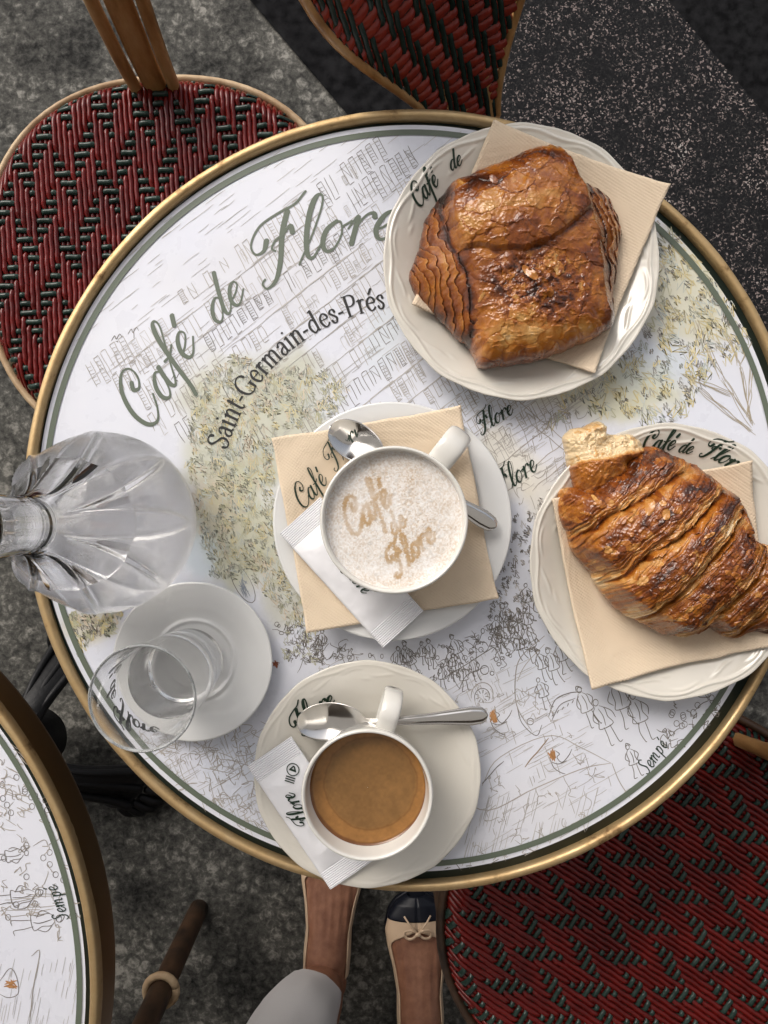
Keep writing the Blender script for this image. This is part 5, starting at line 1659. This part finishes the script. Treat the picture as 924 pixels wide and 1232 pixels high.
# ---- pain au chocolat (outline in crop units: origin 440,120, 2.432 units per photograph pixel)
PZ = ZP + .0125
def pain_world(X, Y):
    k = (CZ - (TZ + .038)) / F
    return (440 + X / 2.432 - 462) * k, (616 - (120 + Y / 2.432)) * k
pain_out = [(480,152),(545,140),(600,165),(640,215),(690,240),(740,285),(766,370),(748,480),(738,560),(734,645),(700,672),(640,705),(540,742),(430,772),(345,770),(322,742),(300,700),(262,672),(215,618),(152,552),(130,486),(162,400),(180,318),(232,258),(300,225),(360,200),(430,180)]
def pain_H(X, Y, rho):
    dome = (1 - rho ** 3.2) ** .55
    wx = fbm(X / 90, Y / 90, 0, 61, 3) * 14
    xl = np.interp(Y, [150, 340, 430, 520, 720, 800], [250, 222, 246, 292, 312, 318]) + wx
    xr = np.interp(Y, [130, 180, 280, 400, 560, 640, 760], [590, 612, 655, 690, 722, 738, 745]) + wx
    dl, dr = X - xl, xr - X
    inn = np.minimum(dl, dr)
    strip = sstep(-8, 34, inn)
    H = .012 + .026 * dome
    H = H + strip * (.0042 + .005 * np.clip(np.minimum(dl, dr) / 200, 0, 1))
    # rolled ends: lamination terraces beside the strip
    lam = np.where(dl < 0, -dl, np.where(dr < 0, -dr, 0))
    terr = lam / (24 + 7 * fbm(X / 120, Y / 120, 0, 29, 2)) + .9 * fbm(X / 60, Y / 45, 0, 21, 4)
    saw = terr - np.floor(terr)
    side = (1 - strip)
    H = H + side * (-.0050 * np.clip(lam / 110, 0, 1.4) - .0015 * saw)
    # fold crease: upper pillow over the lower half
    yc = np.interp(X, [200, 290, 370, 450, 540, 620, 700], [440, 455, 466, 470, 432, 358, 300]) + 10 * fbm(X / 40, Y / 200, 0, 22, 3)
    up = yc - Y
    pillow = sstep(-6, 9, up) * (.0062 * (1 - np.exp(-np.clip(up, 0, 400) / 70.0)) * np.clip(1.15 - up / 480, 0, 1) + .0032)
    H = H + strip * pillow
    # sunken, blistered middle of the lower half
    d = np.hypot((X - 500) / 150, (Y - 560) / 105)
    n1 = fbm(X / 34, Y / 34, 0, 23, 5); n2 = fbm(X / 12, Y / 12, 0, 24, 4)
    ridge = 1 - np.abs(fbm(X / 46, Y / 30, 0, 25, 4)) * 2.2
    blister = sstep(1.25, .5, d + .3 * n1) * sstep(20, -10, up)
    H = H + strip * blister * (-.0026 + .0022 * np.abs(n1) + .0007 * n2)
    H = H + .0007 * np.clip(ridge, 0, 1) ** 3 * strip + .0001 * n2 + .0012 * n1 * (.35 + .65 * blister)
    # fine shrink wrinkles on the pillow running down
    H = H + strip * sstep(0, 30, up) * .0007 * (1 - np.abs(fbm((X + .4 * Y) / 36, Y / 90, 0, 26, 3)) * 2) 
    pa, pb, pe = plates(X, Y, 78, 60, 301); qa, qb, qe = plates(X, Y, 30, 24, 311)
    H = H + (.00045 * (pa > .45) * sstep(.0, .08, pe) * (.4 + pb) + .00012 * (qa > .62) * sstep(0, .12, qe)) * strip * (1 - .0 * blister)
    H = H + blister * .0009 * (qa - .4) * sstep(0, .15, qe)
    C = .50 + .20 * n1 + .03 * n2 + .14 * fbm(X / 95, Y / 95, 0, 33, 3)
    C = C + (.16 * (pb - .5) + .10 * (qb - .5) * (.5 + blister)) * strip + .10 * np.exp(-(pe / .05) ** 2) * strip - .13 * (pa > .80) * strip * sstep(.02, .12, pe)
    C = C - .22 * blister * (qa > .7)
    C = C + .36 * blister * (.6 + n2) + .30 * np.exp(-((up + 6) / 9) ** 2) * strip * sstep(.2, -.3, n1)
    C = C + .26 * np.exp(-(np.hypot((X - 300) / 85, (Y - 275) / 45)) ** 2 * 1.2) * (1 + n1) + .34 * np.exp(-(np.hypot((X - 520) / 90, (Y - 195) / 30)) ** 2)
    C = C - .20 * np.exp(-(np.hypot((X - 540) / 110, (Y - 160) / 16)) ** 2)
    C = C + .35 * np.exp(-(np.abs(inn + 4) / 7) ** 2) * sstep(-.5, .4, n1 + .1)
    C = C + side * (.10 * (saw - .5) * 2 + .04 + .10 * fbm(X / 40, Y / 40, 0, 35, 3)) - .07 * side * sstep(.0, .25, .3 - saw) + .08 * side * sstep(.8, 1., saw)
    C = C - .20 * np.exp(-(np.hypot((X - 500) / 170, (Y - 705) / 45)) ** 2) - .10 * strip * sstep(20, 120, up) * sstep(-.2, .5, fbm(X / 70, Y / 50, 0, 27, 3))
    C = C + .10 * sstep(.9, 1.0, rho)
    return H, C
pain = empty('chocolate_pastry', (0, 0, 0))
pain.location = (float(pc[0]), float(pc[1]), float(PZ))
pn_c = np.array((450., 455.))
th_, R_ = polar_outline(pain_out, pn_c, 360)
def to_local(fn, root):
    return lambda X, Y: (fn(X, Y)[0] - root.location[0], fn(X, Y)[1] - root.location[1])
blob('crust', pain_out, pn_c, to_local(pain_world, pain), pain_H, 0.0, M_pastry, pain, 300, 900, seed=5, jag=.028)
fl_ = []
def pain_z(sx, sy):
    a = np.arctan2(sy - pn_c[1], sx - pn_c[0]); r = np.hypot(sx - pn_c[0], sy - pn_c[1])
    Rr_ = np.interp(a, np.linspace(-PI, PI, 361), np.append(R_, R_[0]))
    return pain_H(sx, sy, np.clip(r / Rr_, 0, .98))[0]
def samp(r_):
    for _ in range(60):
        if r_.random() < .55: x, y = r_.normal(490, 90), r_.normal(570, 70)
        else: x, y = r_.uniform(230, 700), r_.uniform(210, 700)
        if math.hypot(x - pn_c[0], y - pn_c[1]) < .8 * np.interp(math.atan2(y - pn_c[1], x - pn_c[0]), np.linspace(-PI, PI, 361), np.append(R_, R_[0])): break
    return x, y, .42 + r_.uniform(-.12, .25)
flakes(fl_, 10, samp, to_local(pain_world, pain), pain_z, 15, 11)
def build_flakes(lst, parent):
    V, Fc, Cc, n = [], [], [], 0
    for v, f, c in lst:
        V.append(v); Fc.append(f + n); Cc.append(c); n += len(v)
    o = mesh('crust_flakes', np.concatenate(V), np.concatenate(Fc), M_pastry, parent, True, {'crust': np.concatenate(Cc)})
    o['kind'] = 'stuff'
build_flakes(fl_, pain)
tag(pain, 'glossy brown square chocolate pastry on the upper plate', 'pastry')

# ---- croissant (crop units: origin 624,480, 3.08 units per photograph pixel)
def cro_world(X, Y):
    k = (CZ - (TZ + .040)) / F
    return (624 + X / 3.08 - 462) * k, (616 - (480 + Y / 3.08)) * k
cro_out = [(165,345),(200,325),(262,318),(330,270),(420,205),(500,165),(580,195),(700,250),(790,320),(850,385),(885,470),(900,520),(985,560),(1060,640),(1090,740),(1050,830),(980,880),(905,872),(820,897),(742,862),(690,882),(620,895),(555,886),(500,852),(430,818),(370,765),(320,705),(290,650),(262,610),(222,560),(205,500),(170,430)]
BK = [(-400, -.45), (-179, -.31), (0, -.175), (153, .01), (335, .05), (470, .10), (600, .1), (760, .1)]
STEP = [.000, .0035, .0085, .0110, .0075, .0030, -.002, -.004]
def cro_H(X, Y, rho):
    c40, s40 = .766, .643
    a = (X - 500) * c40 + (Y - 540) * s40
    b = -(X - 500) * s40 + (Y - 540) * c40
    a = a + 16 * fbm(X / 110, Y / 110, 0, 41, 3) + 5 * fbm(X / 30, Y / 30, 0, 42, 3)
    dome = (1 - rho ** 2.3) ** .62
    H = .011 + .031 * dome * (1 - .18 * np.clip(np.abs(a - 100) / 500, 0, 1))
    bound = [cc_ + m_ * b for cc_, m_ in BK]
    step = np.full_like(X, STEP[0]); band = np.zeros_like(X); t = np.zeros_like(X); near = np.full_like(X, 999.)
    for i, bd in enumerate(bound):
        s_ = sstep(-7, 7, a - bd)
        step = step + (STEP[min(i + 1, 7)] - STEP[i]) * s_ if i + 1 < len(STEP) else step
        near = np.where(np.abs(a - bd) < np.abs(near), a - bd, near)
    for i in range(len(bound) - 1):
        m_ = (a >= bound[i]) & (a < bound[i + 1])
        t = np.where(m_, (a - bound[i]) / (bound[i + 1] - bound[i]), t)
    hump = .0062 * np.clip(4 * t * (1 - t), 0, 1) ** .6
    n1 = fbm(X / 42, Y / 42, 0, 43, 5); n2 = fbm(X / 13, Y / 13, 0, 44, 4)
    # lamination striae parallel to the wraps
    st = fbm(a / 7.5, b / 130, 0, 45, 3); st2 = fbm(a / 18, b / 220, 0, 46, 3)
    zone = np.exp(-(np.abs(near + 8) / 34) ** 2)
    edge = sstep(.72, .98, rho)
    H = H + (step + hump) * sstep(1.0, .80, rho) - .0036 * np.exp(-(near / 6.0) ** 2) * sstep(1.02, .85, rho)
    H = H + .0026 * st * (.25 + zone + edge * .6) + .0012 * n1 + .0002 * n2 + .0007 * (1 - 2 * np.abs(fbm(X / 28, Y / 28, 0, 47, 4))) * (1 - zone)
    mid = np.clip(4 * t * (1 - t), 0, 1) ** 1.2
    pa, pb, pe = plates(a, b, 26, 95, 401, .3); qa, qb, qe = plates(X, Y, 26, 22, 411)
    H = H + .0013 * (pa > .5) * sstep(0, .12, pe) * (.4 + pb) * (.4 + zone) + .0005 * (qa > .6) * sstep(0, .10, qe) * (1 - zone)
    tz = (near + 70) / 16 + .8 * fbm(X / 50, Y / 50, 0, 52, 3); tw = np.clip(-near / 14, 0, 1) * np.clip((near + 75) / 30, 0, 1)
    sw = tz - np.floor(tz)
    H = H - .0013 * sw * tw
    C = .43 + .22 * mid * (1 - zone) + .18 * n1 + .06 * n2
    C = C + .16 * (pb - .5) * (.5 + zone) + .16 * (qb - .5) * (1 - zone) - .20 * (qa > .82) * (1 - zone) * sstep(.02, .1, qe) + .10 * np.exp(-(qe / .06) ** 2) * (1 - zone)
    C = C + tw * (.22 * sw - .16)
    C = C - .24 * zone * (.5 + st) + .26 * st * (zone + .45) + .12 * st2
    C = C + .30 * np.exp(-(np.abs(near) / 5) ** 2) * sstep(-.3, .3, n1)
    C = C + .13 * sstep(-60, -260, b) * sstep(-.4, .4, n1 + .2) - .10 * sstep(120, 260, b)
    # pale skin near the torn tip
    C = C - .12 * sstep(-260, -330, a)
    return H, C
croi = empty('croissant', (float(pk[0]), float(pk[1]), float(PZ)))
cr_c = np.array((600., 560.))
blob('crust', cro_out, cr_c, to_local(cro_world, croi), cro_H, 0.0, M_pastry, croi, 320, 900, seed=9, jag=.034)
thc, Rc = polar_outline(cro_out, cr_c, 360)
def cro_z(sx, sy):
    a = np.arctan2(sy - cr_c[1], sx - cr_c[0]); r = np.hypot(sx - cr_c[0], sy - cr_c[1])
    Rr_ = np.interp(a, np.linspace(-PI, PI, 361), np.append(Rc, Rc[0]))
    return cro_H(sx, sy, np.clip(r / Rr_, 0, .98))[0]
fl_ = []
def samp2(r_):
    for _ in range(60):
        x, y = r_.uniform(200, 900), r_.uniform(220, 860)
        a = math.atan2(y - cr_c[1], x - cr_c[0])
        if math.hypot(x - cr_c[0], y - cr_c[1]) < .85 * np.interp(a, np.linspace(-PI, PI, 361), np.append(Rc, Rc[0])): break
    return x, y, .32 + r_.uniform(-.15, .35)
flakes(fl_, 30, samp2, to_local(cro_world, croi), cro_z, 17, 12)
build_flakes(fl_, croi)
# torn end: open pale crumb with a browned shell below it
tip_out = [(192,165),(190,125),(215,102),(262,92),(295,76),(335,74),(350,112),(395,122),(440,118),(472,140),(495,175),(470,215),(430,238),(425,290),(370,330),(300,362),(246,350),(216,296),(206,240)]
tp_c = np.array((320., 195.))
def tip_H(X, Y, rho):
    n1 = fbm(X / 30, Y / 30, 0, 71, 4); n2 = fbm(X / 10, Y / 10, 0, 72, 3)
    H = .008 + .023 * (1 - rho ** 2.6) ** .6
    split = 222 - .22 * (X - 300) + 14 * n1          # pale crumb above, crust below
    up = sstep(-8, 10, split - Y)
    bowl = np.exp(-(np.hypot((X - 345) / 95, (Y - 172) / 42)) ** 2)
    H = H - up * .0085 * bowl - .005 * up
    H = H + .0035 * np.exp(-(np.hypot((X - 300) / 55, (Y - 98) / 16)) ** 2) + .0018 * n1 + .0010 * n2 + .0015 * (1 - 2 * np.abs(n1)) * up
    C = .44 + .15 * n1 + .1 * n2 - up * (.44 + .05 * bowl) + .18 * up * sstep(.25, .6, n2) * .5
    C = C + .12 * up * np.exp(-(np.hypot((X - 270) / 60, (Y - 96) / 16)) ** 2)
    return H, C
blob('torn_tip', tip_out, tp_c, to_local(cro_world, croi), tip_H, 0.002, M_pastry, croi, 110, 360, seed=15, jag=.05)
tag(croi, 'golden brown ridged croissant with its pale tip torn open', 'pastry')

# ------------------------------------------------------------------ person (legs beside the table)
def loft(rings):
    R = np.asarray(rings)
    return R.reshape(-1, 3), gridfaces(R.shape[0], R.shape[1], False, True)

person = empty('person', (-.02, -.80, 0))
tag(person, 'person in pale trousers and beige flat shoes with navy toes, feet below the table', 'person')
def foot_frame(toe, heel):
    toe, heel = np.array(toe), np.array(heel)
    L = np.linalg.norm(toe - heel); d = (toe - heel) / L
    return heel, d, np.array([d[1], -d[0]]), L
SF = np.array([0, .04, .12, .25, .40, .55, .68, .78, .88, .95, 1.0])
WF = 1.12 * np.array([.012, .024, .031, .032, .031, .036, .043, .046, .040, .028, .010])     # half width
HF = np.array([.030, .060, .085, .090, .075, .060, .048, .040, .032, .026, .016])     # height of the foot's top
org = np.array(person.location)
def leg(side_pts, foot, up_pts):
    heel, d, sd2, L = foot
    mb = MB()
    n = 48
    s = np.linspace(.0, .95, 40)
    w = np.interp(s, SF, WF); h = np.interp(s, SF, HF)
    a = np.linspace(0, 2 * PI, n, endpoint=False)
    rings = []
    for q in range(40):
        c = heel + d * L * s[q]
        z = .010 + h[q] * .5
        off = np.cos(a) * w[q]
        zz = z + np.sign(np.sin(a)) * np.abs(np.sin(a)) ** .8 * h[q] * .5 * np.where(np.sin(a) > 0, 1, .9)
        zz = zz + np.where(np.sin(a) > .3, .0022 * np.sin(off / .0065 * PI) * np.interp(s[q], [.3, .5, .85, 1], [0, 1, 1, 0]), 0)
        rings.append(np.stack([c[0] + sd2[0] * off, c[1] + sd2[1] * off, zz], -1) - org)
    v, f = loft(rings)
    mb.add(v, f)
    P = catmull(up_pts, 20) - org
    rr = np.interp(np.linspace(0, 1, 20), [0, .12, .3, .5, .7, 1], [.036, .032, .046, .056, .060, .085])
    v, f, _ = tube(P, rr, n, 1.0, (0, 1, 0.0), False)
    mb.add(v, f)
    return mb
ftL = foot_frame((-.083, -.545), (-.098, -.792))
ftR = foot_frame((.055, -.652), (.062, -.895))
HIPL, HIPR = (-.105, -1.02, .90), (.085, -1.02, .90)
legL = leg(None, ftL, [(-.098, -.780, .055), (-.106, -.765, .12), (-.145, -.79, .30), (-.140, -.84, .48), HIPL])
legR = leg(None, ftR, [(.061, -.865, .055), (.064, -.885, .12), (.075, -.95, .30), (.085, -.96, .48), HIPR])
mb = MB()
for q in (legL, legR):
    for v_, f_ in zip(q.v, q.f): pass
body = MB()
for L_ in (legL, legR):
    n0 = 0
    body.add(np.concatenate(L_.v), np.concatenate(L_.f))
body.build('body', M_skin, person)
# trousers: two legs and seat
mb = MB()
def trouser(P, R, ex=1.0):
    P = catmull(P, 34) - org
    rr = np.interp(np.linspace(0, 1, 34), np.linspace(0, 1, len(R)), R)
    v, f, _ = tube(P, rr, 40, ex, (0, 1, 0), False)
    v = v.reshape(34, 40, 3)
    ag = np.arange(40)[None] * 2 * PI / 40 + 0 * rr[:, None]; lv = np.arange(34)[:, None] + 0 * ag
    wv = 1 + .16 * fbm(np.cos(ag) * 1.6, np.sin(ag) * 1.6, lv / 9.0, 81, 3) + .05 * np.sin(ag * 3 + lv / 4.0)
    c = P[:, None]
    v = c + (v - c) * wv[..., None]
    inner = c + (v - c) * .965
    mb.add(v.reshape(-1, 3), f)
    mb.add(inner.reshape(-1, 3), f[:, ::-1])
    mb.add(np.concatenate([v[0], inner[0]]), gridfaces(2, 40, False, True))
trouser([(-.108, -.758, .125), (-.130, -.763, .20), (-.150, -.79, .30), (-.145, -.85, .50), (-.115, -.98, .80), (-.06, -1.03, .93)], [.043, .066, .076, .082, .100, .13])
trouser([(.068, -.925, .20), (.078, -.95, .30), (.09, -.955, .50), (.09, -1.0, .80), (.04, -1.03, .93)], [.062, .068, .078, .100, .13])
mb.build('trousers', M_trous, person)

def shoe(foot, parent):
    heel, d, sd2, L = foot
    g = .0035
    root = empty('shoe'); root.parent = parent
    def ring_pts(s, w, z, aa):
        c = heel + d * L * s
        return c
    # sole
    th = np.linspace(0, 2 * PI, 90, endpoint=False)
    s_all = np.concatenate([np.linspace(-.012, 1.015, 45), np.linspace(1.015, -.012, 45)])
    sgn = np.concatenate([np.ones(45), -np.ones(45)])
    wS = np.interp(np.clip(s_all, 0, 1), SF, WF) + g + .001
    wS = np.where((s_all < 0) | (s_all > 1), .010, wS)
    outl = np.stack([heel[0] + d[0] * L * s_all + sd2[0] * wS * sgn - org[0], heel[1] + d[1] * L * s_all + sd2[1] * wS * sgn - org[1]], -1)
    cen = outl.mean(0)
    rows = []
    for sc, z in ((.02, .0), (1, .0), (1.0, .009), (.985, .010), (.02, .010)):
        rows.append(np.column_stack([cen + (outl - cen) * sc, np.full(90, z)]))
    mesh('sole', np.concatenate(rows), gridfaces(5, 90, False, True), M_navy, root, False)
    # upper: from the sole up to the throat line
    def upper(s0, s1, ns, fullfn, m, name, gg):
        s = np.linspace(s0, s1, ns)
        K = 17
        mbu = MB()
        for sg in (1, -1):
            rows = []
            for q in s:
                w = float(np.interp(q, SF, WF)) + gg; h = float(np.interp(q, SF, HF)) * .5 + gg
                if q < .10: h = min(h, .024)
                am = fullfn(q)
                a = np.linspace(-.55, am, K)
                z = .010 + float(np.interp(q, SF, HF)) * .5
                if q < .12: z = .030
                off = np.cos(a) * w * sg
                zz = np.maximum(z + np.sin(a) * h, .009)
                c = heel + d * L * q
                rows.append(np.stack([c[0] + sd2[0] * off - org[0], c[1] + sd2[1] * off - org[1], zz], -1))
            v, f = loft(rows)[0], gridfaces(ns, K)
            mbu.add(v, f if sg < 0 else f[:, ::-1])
        o = mbu.build(name, m, root)
        sm = o.modifiers.new('thickness', 'SOLIDIFY'); sm.thickness = .0016; sm.offset = 1
        return o
    def throat(q):
        if q > .80: return PI / 2
        if q > .70: return .50 + (PI / 2 - .50) * ((q - .70) / .10) ** 1.6
        return .50 if q > .15 else .50 + .4 * (.15 - q)
    upper(-.0 + .002, .905, 46, throat, M_shoe, 'upper', g)
    upper(.86, .999, 18, lambda q: PI / 2, M_navy, 'toe_cap', g + .0012)
    # bow
    hb = float(np.interp(.80, SF, HF)) + .010 + g * 2
    c = heel + d * L * .805
    mbw = MB()
    def BP(x, y, z): return (c[0] + sd2[0] * x + d[0] * y - org[0], c[1] + sd2[1] * x + d[1] * y - org[1], hb + z)
    for sg in (1, -1):
        tube_add(mbw, catmull([BP(0, 0, .002), BP(sg * .010, .007, .006), BP(sg * .021, .004, .003), BP(sg * .020, -.006, .002), BP(sg * .010, -.007, .004), BP(0, 0, .002)], 26), .0022, 8, .6)
        tube_add(mbw, catmull([BP(0, 0, .003), BP(sg * .012, .014, .003), BP(sg * .022, .026, -.004)], 10), .0016, 8, .7)
    tube_add(mbw, [BP(-.003, 0, .004), BP(0, 0, .005), BP(.003, 0, .004)], .0035, 8)
    mbw.build('bow', M_shoe, root)
shoe(ftL, person)
shoe(ftR, person)
